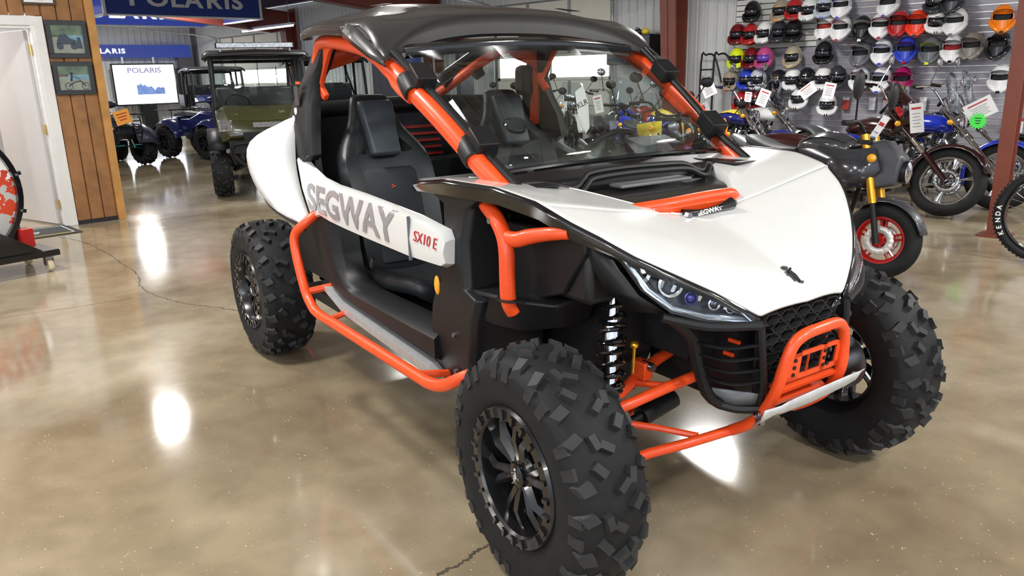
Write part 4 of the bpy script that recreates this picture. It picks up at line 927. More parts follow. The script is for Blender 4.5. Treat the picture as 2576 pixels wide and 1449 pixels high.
MB().box((-1.37, -.62, .70), (.02, .012, .05), (0, .5, 0)).build('belt_buckle', STEEL, V)

# ================================================================= HELMET WALL
CM = {}
def paint(c, r=.18, metal=0.0):
    k = (c, r, metal)
    if k not in CM: CM[k] = mat('paint_%02d' % len(CM), c, r, metal, coat=.5, nz=.04, ns=20)
    return CM[k]
K = dict(black=(.010, .010, .012), white=(.80, .80, .80), red=(.42, .02, .02), dred=(.16, .008, .012), grey=(.13, .135, .15), silver=(.5, .54, .62), blue=(.03, .06, .50), lime=(.72, .85, .02),
         pink=(.50, .07, .22), orange=(.95, .25, .01), ored=(.85, .06, .02), camo=(.22, .20, .17), magenta=(.35, .01, .10), yellow=(.8, .62, .05), multi=(.35, .30, .22), dgrey=(.035, .037, .045), purple=(.12, .05, .35), green=(.03, .2, .05))
VIS = mat('dark_visor', (.012, .012, .016), .05, coat=1, nz=.1); LIN = mat('helmet_lining', (.012, .012, .014), .8, nz=.2); LINR = mat('red_lining', (.30, .01, .01), .7, nz=.2)
HOOK = mat('wire_hook', (.05, .05, .05), .4, .8, nz=.1)
def shell_f(kind):
    def f(v):
        # v on a sphere of the helmet radii; -y is the face
        if v.z < 0: k = 1 - .10*(v.z/.15)**2*0; 
        d = max(0, -v.y/.14); lo = max(0, min(1, (.04 - v.z)/.12))
        v = Vector(v)
        if kind == 'mx': v.y -= .075*d*lo; v.x *= 1 - .30*lo*d
        else: v.y -= .022*d*lo; v.x *= 1 - .12*lo*d
        if v.z < -.13: v.z = -.13 - (abs(v.z)-.13)*.5
        if kind == 'mx' and v.z < -.02: v.z -= .055*max(0, min(1, (-v.y-.02)/.14))
        if kind == 'full' and v.z < -.02: v.z -= .02*max(0, min(1, (-v.y-.02)/.14))
        return v
    return f
HC_ = {}
def helm_mesh(part, kind):
    key = (part, kind)
    if key in HC_: return HC_[key]
    b = MB()
    if part == 'shell':
        b.ell((0, 0, 0), (.122, .140, .160), 22, 16, f=shell_f(kind))
        # cut the eye port by dropping faces there
        keep = []
        for f in b.f:
            c = sum((Vector(b.v[i]) for i in f), Vector())/len(f)
            if c.y < -.06 and abs(c.x) < .102 and ((-.030 if kind == 'mx' else -.045) < c.z < .065): continue
            keep.append(f)
        b.f = keep; b.mi = [0]*len(keep)
    elif part == 'visor': b.ell((0, -.002, .012), (.119, .139 if kind != 'mx' else .115, .085), 20, 10)
    elif part == 'lining': b.ell((0, .004, 0), (.108, .118, .118), 16, 8)
    elif part == 'peak':
        R_ = []
        for t in range(5):
            u = t/4; R_.append([Vector((x*(1-.25*u), -.095 - .115*u - .02*(1-(x/.11)**2), .095 + .035*u - .25*x*x/.11*(1-u*.4))) for x in (-.11, -.07, -.035, 0, .035, .07, .11)])
        b.grid(R_); b.grid([[p + Vector((0, .003, -.008)) for p in r] for r in R_], True)
    elif part == 'stripe':
        pts = [(0, -.128, .062), (0, -.09, .112), (0, -.03, .141), (0, .04, .138), (0, .1, .1)]
        b.grid([[Vector((q, p[1], p[2]+.003)) for p in crom(pts, 3)] for q in (-.022, .022)])
    elif part == 'vent': b.box((0, -.215 if kind == 'mx' else -.175, -.125 if kind == 'mx' else -.105), (.05, .02, .028), taper=.7)
    elif part == 'chin': b.tube([(-.117, -.05, -.03), (-.088, -.13 if kind == 'mx' else -.115, -.075 if kind == 'mx' else -.085), (0, -.195 if kind == 'mx' else -.160, -.125 if kind == 'mx' else -.105), (.088, -.13 if kind == 'mx' else -.115, -.075 if kind == 'mx' else -.085), (.117, -.05, -.03)], .027, 8, sm=3)
    elif part == 'hook': b.tube([(0, .17, .10), (0, .15, .06), (0, .02, .0)], .004, 5).tube([(-.06, .175, .1), (.06, .175, .1)], .004, 5)
    o = b.build(part, VIS, None, ang=60); me = o.data; bpy.data.objects.remove(o); HC_[key] = me; return me
def hpart(name, part, kind, m_, parent):
    me = helm_mesh(part, kind); kk = (part, kind, m_.name)
    if kk not in HC_:
        me2 = me.copy(); me2.materials.clear(); me2.materials.append(m_); HC_[kk] = me2
    o = bpy.data.objects.new(name, HC_[kk]); COL.objects.link(o); o.parent = parent; return o
HEL = [  # x, z on the wall, kind, shell colour, second colour, words
(1895,30,'full','black','black','glossy black full face helmet, leftmost of the top row'),(1966,27,'full','multi','orange','multicoloured full face helmet with orange crown in the top row'),(2001,24,'full','red','black','red and black full face helmet in the top row'),
(2038,25,'full','white','green','white and green patterned full face helmet in the top row'),(2076,18,'full','silver','blue','silver blue full face helmet in the top row'),(2118,14,'mx','white','blue','white motocross helmet with blue and red chin in the top row'),
(2238,8,'mx','white','purple','white and purple motocross helmet cut by the top of the photo'),(2355,4,'full','dgrey','black','dark helmet cut by the top of the photo above the black and white one'),(2400,0,'mx','dgrey','black','dark green-grey helmet at the top edge right of centre'),
(1857,87,'full','dred','black','black and red full face helmet, leftmost of the second row'),(1890,87,'full','red','dred','dark red full face helmet, second of the second row'),(1925,83,'full','white','grey','white full face helmet with dark visor in the second row'),
(1960,81,'full','dgrey','black','charcoal full face helmet beside the white one in the second row'),(1997,79,'full','black','black','larger black full face helmet in the second row'),(2078,68,'mx','white','black','white peaked helmet with red lining in the second row'),
(2118,70,'mx','white','red','plain white motocross helmet in the second row'),(2170,70,'mx','black','white','black motocross helmet with white port rim in the second row'),(2214,64,'mx','white','red','tall white motocross helmet carrying a price card'),
(2263,59,'mx','red','black','red and black motocross helmet in the second row'),(2310,57,'mx','ored','ored','bright orange-red motocross helmet in the second row'),(2357,54,'full','white','black','white and black helmet with large dark visor in the second row'),
(2406,53,'mx','white','grey','big white motocross helmet with grey crown in the second row'),(2521,46,'mx','orange','orange','orange helmet next to the steel post at top right'),
(1855,148,'full','lime','black','neon yellow full face helmet at the left of the third row'),(1891,147,'full','dred','black','very dark red full face helmet in the third row'),(1925,146,'full','pink','purple','pink full face helmet with purple visor in the third row'),
(1996,143,'full','multi','yellow','yellow and white patterned helmet in the third row'),(2073,134,'full','black','black','shiny black helmet hanging alone in the third row'),(2168,135,'mx','grey','dgrey','grey camouflage motocross helmet in the third row'),
(2220,129,'mx','white','blue','white motocross helmet with blue chin in the third row'),(2280,124,'mx','blue','red','dark blue motocross helmet in the third row'),(2342,126,'mx','grey','lime','grey motocross helmet with neon yellow peak'),
(2397,121,'mx','white','black','white motocross helmet with red lining and black peak'),(2447,115,'mx','camo','camo','brown camouflage motocross helmet in the third row'),(2514,113,'mx','black','black','black motocross helmet beside the steel post'),
(1840,203,'full','multi','red','multicoloured helmet at the left of the fourth row'),(1879,200,'full','blue','blue','bright blue full face helmet in the fourth row'),(1908,200,'full','silver','black','silver open helmet behind chrome handlebars'),
(1960,203,'full','black','orange','black helmet with orange and yellow stripe'),(1995,200,'full','white','black','white and black striped helmet in the fourth row'),(2031,198,'full','black','white','black helmet with wide white stripe'),
(2072,198,'full','white','dred','white helmet with brown visor in the fourth row'),(2108,194,'full','dgrey','grey','smoke grey helmet behind a clear windscreen'),(2163,197,'mx','white','red','white motocross helmet with red peak marks in the fourth row'),
(2218,199,'mx','white','blue','white motocross helmet with blue peak in the fourth row'),(2270,199,'mx','magenta','red','magenta motocross helmet in the fourth row'),(2517,196,'mx','white','black','white motocross helmet with black peak low beside the steel post'),
(1866,256,'full','red','red','red helmet at the left of the lowest row'),(1902,252,'full','dred','red','darker red helmet in the lowest row'),(2012,247,'full','white','white','small white helmet low on the wall behind the motorcycles'),
(2082,262,'full','white','white','cream white helmet low on the wall above the chrome tank'),(2266,262,'mx','red','black','red and black motocross helmet in the lowest row')]
_fo = Vector((math.cos(_p)*math.cos(_y), math.cos(_p)*math.sin(_y), math.sin(_p)))
HPOS = [(-4.607,2.217),(-4.183,2.203),(-3.982,2.205),(-3.775,2.185),(-3.571,2.205),(-3.35,2.208),(-2.753,2.192),(-2.215,2.169),(-2.02,2.171),(-4.825,1.925),(-4.618,1.915),(-4.405,1.925),(-4.197,1.925),(-3.983,1.924),(-3.538,1.955),(-3.325,1.934),(-3.058,1.919),(-2.842,1.935),(-2.609,1.945),(-2.391,1.941),(-2.18,1.942),(-1.966,1.933),(-1.493,1.934),(-4.818,1.591),(-4.591,1.589),(-4.382,1.589),(-3.964,1.592),(-3.537,1.624),(-3.038,1.602),(-2.781,1.622),(-2.496,1.635),(-2.21,1.615),(-1.969,1.629),(-1.759,1.647),(-1.484,1.645),(-4.897,1.286),(-4.648,1.3),(-4.467,1.298),(-4.15,1.278),(-3.946,1.291),(-3.742,1.3),(-3.514,1.297),(-3.322,1.315),(-3.034,1.296),(-2.757,1.282),(-2.506,1.279),(-1.425,1.28),(-4.711,0.987),(-4.485,1.011),(-3.829,1.042),(-3.431,0.965),(-2.493,0.975)]
for (px__, py__, kind, c1, c2, words), (hx_, hz_) in zip(HEL, HPOS):
    yy = 8.285 if kind == 'full' else 8.30
    ry = rnd.uniform(-.12, .22) + .12
    h = empty('helmet', (hx_, yy, hz_), ry, words, 'helmet', 'helmets on the slatwall')
    h.rotation_euler = (.16, 0, ry); h.scale = (.97, .97, .97)
    s_ = hpart('shell', 'shell', kind, paint(K[c1]), h)
    hpart('chin_bar', 'chin', kind, paint(K[c1]), h)
    if kind == 'mx':
        hpart('lining', 'lining', kind, LINR if 'red lining' in words else LIN, h); hpart('peak', 'peak', kind, paint(K[c2]), h)
    else:
        hpart('visor', 'visor', kind, VIS if c2 not in ('purple',) else paint(K['purple'], .06), h)
        if c2 != c1: hpart('stripe', 'stripe', kind, paint(K[c2]), h)
    hpart('vent', 'vent', kind, paint(K[c2] if c2 != c1 else K['black']), h)
    hpart('hanger', 'hook', kind, HOOK, h)
# small packets, price cards and wire hooks on the wall
PKM = [mat('packet_clear', (.55, .58, .6), .15, coat=.5, nz=.2, ns=40), mat('packet_yellow', (.75, .6, .1), .4, nz=.2, ns=40), mat('packet_white', (.8, .8, .8), .4, nz=.1, ns=40), mat('packet_dark', (.05, .05, .06), .3, nz=.3, ns=40), mat('packet_red', (.4, .04, .03), .4, nz=.2, ns=30)]
pk = []; used_ = set()
words = ['clear', 'yellow', 'white', 'dark', 'red']
for i in range(46):
    x_ = -4.8 + rnd.random()*5.2; z_ = rnd.choice([.72, .95, 1.02, 1.17, 1.28, 1.42, 1.62, 1.9]) ; k = rnd.choice([0, 0, 1, 2, 3, 4])
    if any(abs(x_-a)*1.0 < .12 and abs(z_-b) < .2 for a, b in pk): continue
    if any(abs(x_-a) < .17 and abs(z_-b) < .23 for a, b in HPOS): continue
    pk.append((x_, z_))
    lab_ = 'small %s packet near the %s' % (words[k], ' '.join(min(zip(HEL, HPOS), key=lambda q: (q[1][0]-x_)**2+(q[1][1]-z_)**2)[0][5].split()[:11]))
    if lab_ in used_: continue
    used_.add(lab_)
    t = empty('accessory_packet', (x_, 8.44, z_), 0, 'small %s packet near the %s' % (words[k], ' '.join(min(zip(HEL, HPOS), key=lambda q: (q[1][0]-x_)**2+(q[1][1]-z_)**2)[0][5].split()[:11])), 'packet', 'accessory packets on the slatwall')
    MB().box((0, 0, 0), (.085, .02, .13)).build('bag', PKM[k], t, smooth=False, bevel=.006)
    MB().box((0, -.002, .085), (.085, .005, .04)).build('header_card', PKM[2] if k != 2 else PKM[4], t, smooth=False)
    MB().tube([(0, .04, .10), (0, -.04, .095)], .003, 5).build('hook', HOOK, t)
MB().box((-5.005, 8.51, 1.72), (.02, .05, 3.05)).build('wall_trim', WALLW, wb_, smooth=False)
# black wall cabinet with odds and ends on top
cb_ = empty('wall_cabinet', (-6.72, 8.36, 1.55), 0, 'black wall mounted cabinet between the overhead door and the brown column', 'cabinet')
MB().box((0, 0, .235), (.86, .36, .45)).build('body', PLAST, cb_, smooth=False, bevel=.006)
MB().box((-.215, -.186, .235), (.42, .012, .43)).build('door', GLOSSB, cb_, smooth=False, bevel=.003); MB().box((.215, -.186, .235), (.42, .012, .43)).build('door', GLOSSB, cb_, smooth=False, bevel=.003)
for i, (dx, c_) in enumerate([(-.25, 'black'), (-.08, 'grey'), (.1, 'black'), (.24, 'yellow')]):
    b = MB(); b.ell((-6.72+dx, 8.32, 2.055), (.075, .06, .05), 10, 6); b.tube([(-6.72+dx-.06, 8.32, 2.04), (-6.72+dx-.03, 8.3, 2.12), (-6.72+dx+.04, 8.3, 2.10)], .006, 5, sm=3)
    tag(b.build('cable_bundle', paint(K[c_], .5)), '%s bundle on top of the black wall cabinet, number %s from the left' % (c_, ['one', 'two', 'three', 'four'][i]), 'bundle', 'bundles on the cabinet')
# tall tube rack in front of the ribbed wall
b = MB()
for s in (0, .22): b.tube([(-5.48+s, 8.38, .02), (-5.48+s, 8.38, 1.55), (-5.40+s, 8.38, 1.66), (-5.28+s, 8.38, 1.66), (-5.2+s, 8.38, 1.52), (-5.1+s, 8.38, 1.2)], .014, 8, sm=4)
b.tube([(-5.48, 8.38, 1.45), (-5.26, 8.38, 1.45)], .012, 6); b.tube([(-5.55, 8.38, .015), (-5.0, 8.38, .015)], .015, 6)
tag(b.build('tube_rack', PLAST), 'tall bent black tube rack in front of the ribbed white wall', 'rack')

# ================================================================= MOTORCYCLES
SPK = mat('spoke_steel', (.5, .5, .5), .3, 1, nz=.1); ENG = mat('engine_alloy', (.22, .22, .23), .32, .9, nz=.3, ns=30); ENGB = mat('engine_black', (.02, .02, .02), .35, .3, nz=.3, ns=30)
SEATM = mat('bike_seat', (.035, .038, .042), .5, nz=.15, bump=.2); CARD = mat('card_white', (.82, .82, .82), .5, nz=.02); CLEAR = pane_mat('screen_pane', (.88, .92, .95), 1.0, .06)
def card(loc, rz, rx, size, words, par=None, mm=None, ink=True, tilt=0):
    t = empty('price_card', loc, rz, words, 'price card'); t.rotation_euler = (rx, tilt, rz)
    MB().box((0, 0, 0), (size[0], .004, size[1])).build('card', mm or CARD, t, smooth=False)
    if ink:
        b = MB()
        b.box((0, -.0035, size[1]*.33), (size[0]*.7, .001, size[1]*.07))
        b.build('red_line', DKRED, t, smooth=False)
        b = MB()
        for k in range(5): b.box((-.02*size[0], -.0035, size[1]*(.15-.11*k)), (size[0]*(.6-.1*(k % 2)), .001, size[1]*.025))
        b.build('print_lines', mat('print_grey', (.3, .3, .3), .6, nz=.05), t, smooth=False)
    MB().tube([(0, 0, size[1]*.5), (0, .01, size[1]*.5+.06)], .002, 5).build('tie', HOOK, t)
    return t
def wheelpart(par, x, r, tw, style, rimm, steer=None, disc=True, name='front_wheel', kn=False):
    b = MB(); b.lathe([(r-tw*.95, -tw*.30), (r-tw*.75, -tw*.46), (r-tw*.40, -tw*.50), (r-tw*.12, -tw*.32), (r, 0), (r-tw*.12, tw*.32), (r-tw*.40, tw*.50), (r-tw*.75, tw*.46), (r-tw*.95, tw*.30)], 40, 'Y')
    if kn:
        for i in range(36):
            a = 2*pi*i/36
            for yy in (-.28, 0, .28):
                if (i % 2) == (yy != 0): b.box(((r-tw*.04)*math.cos(a), yy*tw, (r-tw*.04)*math.sin(a)), (.022, .024, .018), Matrix.Rotation(-a, 3, 'Y'))
    def fin(b_, n_, m_, p_, **k):
        if steer is not None: b_.v = [steer(Vector((v[0]+x, v[1], v[2]+r))) for v in b_.v]; o_ = b_.build(n_, m_, p_, **k)
        else: b_.v = [(v[0]+x, v[1], v[2]+r) for v in b_.v]; o_ = b_.build(n_, m_, p_, **k)
        return o_
    w_ = fin(b, name, RUB, par)
    ri = r - tw*.95
    b = MB(); b.lathe([(ri+.012, -tw*.34), (ri-.004, -tw*.34), (ri-.018, -tw*.15), (ri-.018, tw*.15), (ri-.004, tw*.34), (ri+.012, tw*.34)], 40, 'Y')
    if style == 'wire':
        for i in range(28):
            a = 2*pi*i/28; a2 = a + (.5 if i % 2 else -.5); s = 1 if (i//2) % 2 else -1
            b.tube([(.03*math.cos(a2), s*.03, .03*math.sin(a2)), ((ri-.01)*math.cos(a), 0, (ri-.01)*math.sin(a))], .0022, 4, cap=False)
    else:
        n_ = 5 if style == 'cast' else 6
        for i in range(n_):
            a = 2*pi*i/n_ + .3
            if style == 'cast':
                for d in (-.13, .13): b.tube([(.04*math.cos(a+d*2), 0, .04*math.sin(a+d*2)), ((ri-.008)*math.cos(a+d), 0, (ri-.008)*math.sin(a+d))], [.013, .008], 6)
            else:
                b.tube([(.05*math.cos(a), 0, .05*math.sin(a)), (ri*.6*math.cos(a), 0, ri*.6*math.sin(a)), ((ri-.008)*math.cos(a), 0, (ri-.008)*math.sin(a))], [.03, .022, .05], 8, flat=.35)
    b.lathe([(0, -.05), (.035, -.05), (.04, -.02), (.04, .02), (.035, .05), (0, .05)], 14, 'Y')
    fin(b, 'rim', rimm, w_, ang=40)
    if disc:
        for s in ((-1,) if name == 'rear_wheel' else (-1, 1)):
            b = MB(); R0 = ri*.62 if style != 'big' else ri*.5
            n_ = 32
            vs = []; 
            for rr, wv in ((R0*.55, 0), (R0, .004)):
                for k in range(n_*2): q = rr + (wv if k % 4 < 2 else 0); vs.append((q*math.cos(pi*k/n_), s*(tw*.5+.004), q*math.sin(pi*k/n_)))
            m2 = n_*2
            for k in range(m2): b.add([vs[k], vs[(k+1) % m2], vs[m2+(k+1) % m2], vs[m2+k]], [(0, 1, 2, 3)])
            fin(b, 'brake_disc', STEEL if name == 'rear_wheel' or style != 'cast' else mat('disc_pale', (.75, .72, .70), .35, .4, nz=.05), w_, solid=.003)
    return w_
def moto(style, fx, fy, yaw, words, c1, c2=None, steer=0, trim=None, screen=False, bags=False, wires=False, lean=-5, cardpos=None, rimc=None, forkc=None, low=None):
    wb = dict(mini=1.20, cruiser=1.65, sport=1.42, naked=1.42, dirt=1.48)[style]
    r1, r2, tw = dict(mini=(.255, .255, .11), cruiser=(.345, .33, .12), sport=(.30, .315, .13), naked=(.30, .31, .13), dirt=(.345, .32, .095))[style]
    ya = math.radians(yaw); cx, cy = fx - wb/2*math.cos(ya), fy - wb/2*math.sin(ya)
    root = empty('motorcycle', (cx, cy, 0), ya, words, 'motorcycle', 'motorcycles on the showroom floor', rx=0)
    root.rotation_euler = (math.radians(lean), 0, ya)
    C1, C2 = paint(K[c1]), paint(K[c2 or c1]); chrome = CHROME if style == 'cruiser' else PLAST
    trim = trim or chrome
    hx = wb/2 - dict(mini=.17, cruiser=.62, sport=.36, naked=.36, dirt=.42)[style]; hz = dict(mini=.88, cruiser=.92, sport=.86, naked=.92, dirt=1.02)[style]
    ax_, az_ = wb/2, r1; sa = math.radians(steer); ux = Vector((hx-ax_, 0, hz-az_)).normalized()
    Rm = Matrix.Rotation(sa, 3, ux); H0 = Vector((hx, 0, hz))
    def st_(p): return tuple(H0 + Rm @ (Vector(p) - H0))
    wheelpart(root, ax_, r1, tw, 'wire' if (wires or style == 'dirt') else 'cast' if style in ('mini', 'naked', 'sport') else 'big', rimc or (CHROME if style == 'cruiser' else RIM), steer=lambda v: st_(v), name='front_wheel', kn=(style == 'dirt'))
    wheelpart(root, -wb/2, r2, tw*(1.25 if style != 'dirt' else 1.2), 'wire' if (wires or style == 'dirt') else 'cast' if style != 'cruiser' else 'big', rimc or (CHROME if style == 'cruiser' else RIM), name='rear_wheel', kn=(style == 'dirt'))
    def fb(b, n_, m_, p_=root, **k): b.v = [st_(v) for v in b.v]; return b.build(n_, m_, p_, **k)
    fw = .10 if style != 'cruiser' else .12
    for s in (-1, 1):
        A_, B_ = Vector((ax_, s*fw, az_)), Vector((hx, s*fw, hz)); t = B_ - A_
        up_first = style in ('mini', 'naked', 'sport', 'dirt')
        b = MB(); b.tube([A_ + t*.0 + Vector((0, 0, -.02)), A_ + t*.40], [.022 if up_first else .030, .018 if up_first else .030], 10)
        lo_ = fb(b, 'fork_leg', PLAST if up_first else (low or CHROME))
        b = MB(); b.tube([A_ + t*.2, A_ + t*1.08], .0165, 10); fb(b, 'fork_stanchion', CHROME, lo_)
        b = MB(); b.tube([A_ + t*(.38 if up_first else .62), A_ + t*1.08], .027 if up_first else .034, 10); fb(b, 'fork_tube', forkc or (GOLD if style == 'mini' else trim), lo_)
    b = MB(); b.box((hx, 0, hz), (.07, fw*2+.06, .03)); q = lerp(Vector((ax_, 0, az_)), H0, .78); b.box(q, (.07, fw*2+.06, .03)); fb(b, 'triple_clamp', PLAST, bevel=.004)
    # handlebar with grips and mirrors
    bh = dict(mini=.12, cruiser=.24, sport=.04, naked=.12, dirt=.14)[style]; bw = .36 if style != 'cruiser' else .42; bk = .06 if style != 'cruiser' else .26
    b = MB(); b.tube([(hx-bk, -bw, hz+bh*.85), (hx-bk*.6, -bw*.55, hz+bh), (hx-.01, -.08, hz+.04), (hx-.01, .08, hz+.04), (hx-bk*.6, bw*.55, hz+bh), (hx-bk, bw, hz+bh*.85)], .0125, 8, sm=4); hb = fb(b, 'handlebar', trim)
    for s in (-1, 1):
        b = MB(); b.tube([(hx-bk*.85, s*bw*.78, hz+bh*.9), (hx-bk*1.08, s*bw*1.05, hz+bh*.84)], .018, 8); fb(b, 'grip', RUB, hb)
        b = MB(); b.tube([(hx-bk*.7, s*bw*.65, hz+bh*.95), (hx-bk*.3, s*bw*.95, hz+bh+.19)], .006, 6); mi = fb(b, 'mirror_stem', trim, hb)
        b = MB(); mc = Vector((hx-bk*.3, s*bw*.98, hz+bh+.22)); 
        b.ell(mc, (.022, .065, .05) if style != 'mini' else (.025, .075, .095), 8 if style == 'mini' else 14, 6 if style == 'mini' else 8); fb(b, 'mirror', trim if style == 'cruiser' else PLAST, mi)
    # headlight
    hr = dict(mini=.075, cruiser=.095, sport=.07, naked=.075, dirt=.06)[style]; hp_ = Vector((hx+.14, 0, hz-.07)) if style != 'mini' else Vector((hx+.24, 0, hz-.17))
    b = MB(); b.lathe([(0, -.10), (hr*.6, -.085), (hr*.95, -.03), (hr, .01), (hr*.97, .025)], 20, 'X', hp_); hl = fb(b, 'headlight', trim if style == 'cruiser' else PLAST)
    b = MB(); b.lathe([(hr*.97, .022), (hr*.6, .036), (0, .04)], 20, 'X', hp_); fb(b, 'lens', CHROME if style != 'dirt' else STEEL, hl)
    if style == 'mini':
        b = MB(); b.loft([[Vector((hx+dx, yy*w3, hz+dz)) for dx, dz in ((0, 0), (.12, .03), (.24, -.08), (.22, -.26), (.08, -.30), (-.02, -.18))] for yy, w3 in ((-1, .10), (1, .10))]); fb(b, 'headlight_cowl', paint(K['dgrey'], .45), bevel=.02)
    # front fender
    b = MB(); R_ = []
    a0, a1 = dict(cruiser=(18, 202), mini=(15, 130), sport=(20, 140), naked=(20, 140), dirt=(25, 125))[style]
    rf = r1 + (.022 if style != 'dirt' else .12); fwid = tw*(.75 if style != 'cruiser' else .85)
    for k in range(13):
        a = math.radians(lerp(a0, a1, k/12)); e = 1 if 0 < k < 12 else .8
        R_.append([Vector((ax_ + (rf - d)*math.cos(a), yy*e, az_ + (rf - d)*math.sin(a))) for yy, d in ((-fwid, .05 if style == 'cruiser' else .02), (-fwid*.8, .008), (0, -.008), (fwid*.8, .008), (fwid, .05 if style == 'cruiser' else .02))])
    b.grid(R_); fb(b, 'front_fender', C1 if style in ('cruiser', 'dirt') else paint(K['dgrey'], .4), solid=.004)
    # tank
    tx, tz = dict(mini=(.10, .84), cruiser=(-.02, .82), sport=(.05, .86), naked=(.03, .88), dirt=(.12, .96))[style]; tl, th, tww = dict(mini=(.23, .095, .125), cruiser=(.30, .115, .155), sport=(.24, .12, .15), naked=(.25, .12, .15), dirt=(.22, .13, .13))[style]
    b = MB(); rg = []
    for u, ww, hh, dz in ((-1, .35, .35, -.03), (-.8, .6, .6, -.01), (-.4, .85, .9, 0), (.1, 1, 1, .01), (.55, .95, .95, .0), (.85, .7, .75, -.01), (1, .35, .4, -.02)):
        rg.append([Vector((tx + u*tl, tww*ww*math.cos(a), tz + dz + th*hh*(math.sin(a) if math.sin(a) > 0 else .8*math.sin(a)))) for a in [2*pi*k/14 for k in range(14)]])
    b.loft(rg); tk = b.build('fuel_tank', C1, root, sub=1, ang=80)
    if c2: 
        b = MB(); rg2 = []
        for u, ww, hh, dz in ((-.9, .52, .5, -.02), (-.4, .88, .93, 0), (.1, 1.03, 1.03, .01), (.55, .98, .98, .0), (.85, .74, .79, -.01)):
            rg2.append([Vector((tx + u*tl, tww*ww*math.cos(a), tz + dz + th*hh*math.sin(a) + .002)) for a in [math.radians(q) for q in (35, 60, 90, 120, 145)]])
        b.grid(rg2); b.build('tank_top_panel', C2, tk)
    MB().lathe([(0, .018), (.028, .016), (.03, 0)], 14, 'Z', (tx+.05, 0, tz+th*.93)).build('filler_cap', CHROME, tk)
    # seat
    sz = dict(mini=.80, cruiser=.70, sport=.82, naked=.82, dirt=.90)[style]
    prof = {'cruiser': [(-.30, .02, .10), (-.42, -.02, .17), (-.58, -.01, .19), (-.68, .08, .15), (-.82, .11, .13), (-.95, .10, .10)], 'mini': [(-.12, -.01, .07), (-.22, -.02, .12), (-.36, .0, .15), (-.48, .05, .14), (-.60, .07, .11)],
            'sport': [(-.14, 0, .08), (-.28, -.02, .13), (-.42, .0, .14), (-.52, .09, .11), (-.68, .13, .09)], 'naked': [(-.18, 0, .08), (-.30, -.02, .13), (-.46, 0, .15), (-.58, .05, .13), (-.72, .07, .09)],
            'dirt': [(0, .03, .07), (-.2, -.01, .10), (-.45, -.01, .13), (-.7, .02, .12), (-.85, .03, .10)]}[style]
    b = MB(); rg = []
    for x_, dz, ww in prof: rg.append([Vector((x_, -ww, sz+dz-.05)), Vector((x_, -ww*.9, sz+dz+.015)), Vector((x_, -ww*.4, sz+dz+.035)), Vector((x_, ww*.4, sz+dz+.035)), Vector((x_, ww*.9, sz+dz+.015)), Vector((x_, ww, sz+dz-.05))])
    b.loft(rg); b.build('seat', SEATM, root, sub=1, ang=80)
    # tail and rear fender
    if style == 'cruiser':
        b = MB(); R_ = []
        for k in range(12):
            a = math.radians(lerp(35, 185, k/11)); R_.append([Vector((-wb/2 + (r2+.04-d)*math.cos(a), yy, r2 + (r2+.04-d)*math.sin(a))) for yy, d in ((-.125, .14), (-.12, .03), (-.06, 0), (.06, 0), (.12, .03), (.125, .14))])
        b.grid(R_); rf_ = b.build('rear_fender', C1, root, solid=.005)
        MB().box((-wb/2-.33, 0, .50), (.03, .12, .05)).build('tail_lamp', REDM, rf_, bevel=.008)
    else:
        b = MB(); rg = []
        x0 = prof[1][0]; x1 = prof[-1][0]-.14
        for u, ww, z_, hh in ((0, .11, sz-.07, .05), (.5, .12, sz-.03, .05), (.85, .09, sz+.04, .035), (1, .05, sz+.07, .02)):
            rg.append([Vector((lerp(x0, x1, u), ww*math.cos(a), z_ + hh*math.sin(a))) for a in [2*pi*k/10 for k in range(10)]])
        b.loft(rg); b.build('tail_cowl', C1 if style != 'mini' else GREYP, root, ang=60)
    # frame, engine, exhaust
    b = MB(); fz = .30 if style != 'dirt' else .38
    for s in (-1, 1):
        b.tube([(hx-.02, s*.03, hz-.04), (hx-.10, s*.10, .62), (.18, s*.13, fz-.10), (-.20, s*.14, fz-.10), (-.36, s*.12, .50), (-.40, s*.10, sz-.08)], .016, 8, sm=3)
        b.tube([(hx-.03, s*.03, hz-.02), (-.30, s*.10, sz-.08), (-.75*wb/1.45, s*.09, sz-.02)], .015, 8, sm=3)
        b.tube([(-.32, s*.13, .36), (-wb/2, s*.13, r2)], .022, 8)
        b.tube([(-wb/2+.03, s*.145, r2+.02), (-wb/2+.16, s*.13, sz-.08)], .022, 8)
    b.build('frame', PLAST, root)
    em = ENG if style == 'cruiser' else ENGB
    b = MB(); b.ell((-.03, 0, fz+.06), (.25, .15, .14), 16, 10); 
    for s in (-1, 1): b.lathe([(0, s*.19), (.085, s*.185), (.10, s*.16), (.10, s*.10)], 20, 'Y', (.04, 0, fz+.05)); b.lathe([(0, s*.185), (.07, s*.18), (.08, s*.10)], 18, 'Y', (-.16, 0, fz+.06))
    en = b.build('engine_case', CHROME if style == 'cruiser' else em, root)
    for tilt_ in ((-.38, .40) if style == 'cruiser' else (.25,)):
        b = MB(); R3 = Matrix.Rotation(tilt_, 3, 'Y'); base = Vector((-.02 + tilt_*.12, 0, fz+.14))
        for k in range(11): b.lathe([(0, k*.020), (.078, k*.020), (.078, k*.020+.009), (.058, k*.020+.009)], 14, 'Z', base, R3)
        b.build('cylinder_fins', em, en, ang=30)
        b = MB(); b.box(base + R3 @ Vector((0, 0, .25)), (.13, .12, .07), R3, .8); b.build('rocker_cover', CHROME if style == 'cruiser' else em, en, bevel=.012)
    if style == 'cruiser': MB().lathe([(0, -.17), (.07, -.165), (.085, -.13), (.085, -.10)], 20, 'Y', (-.02, 0, fz+.30)).build('air_cleaner', CHROME, en)
    b = MB(); ex_ = CHROME if style == 'cruiser' else ENGB
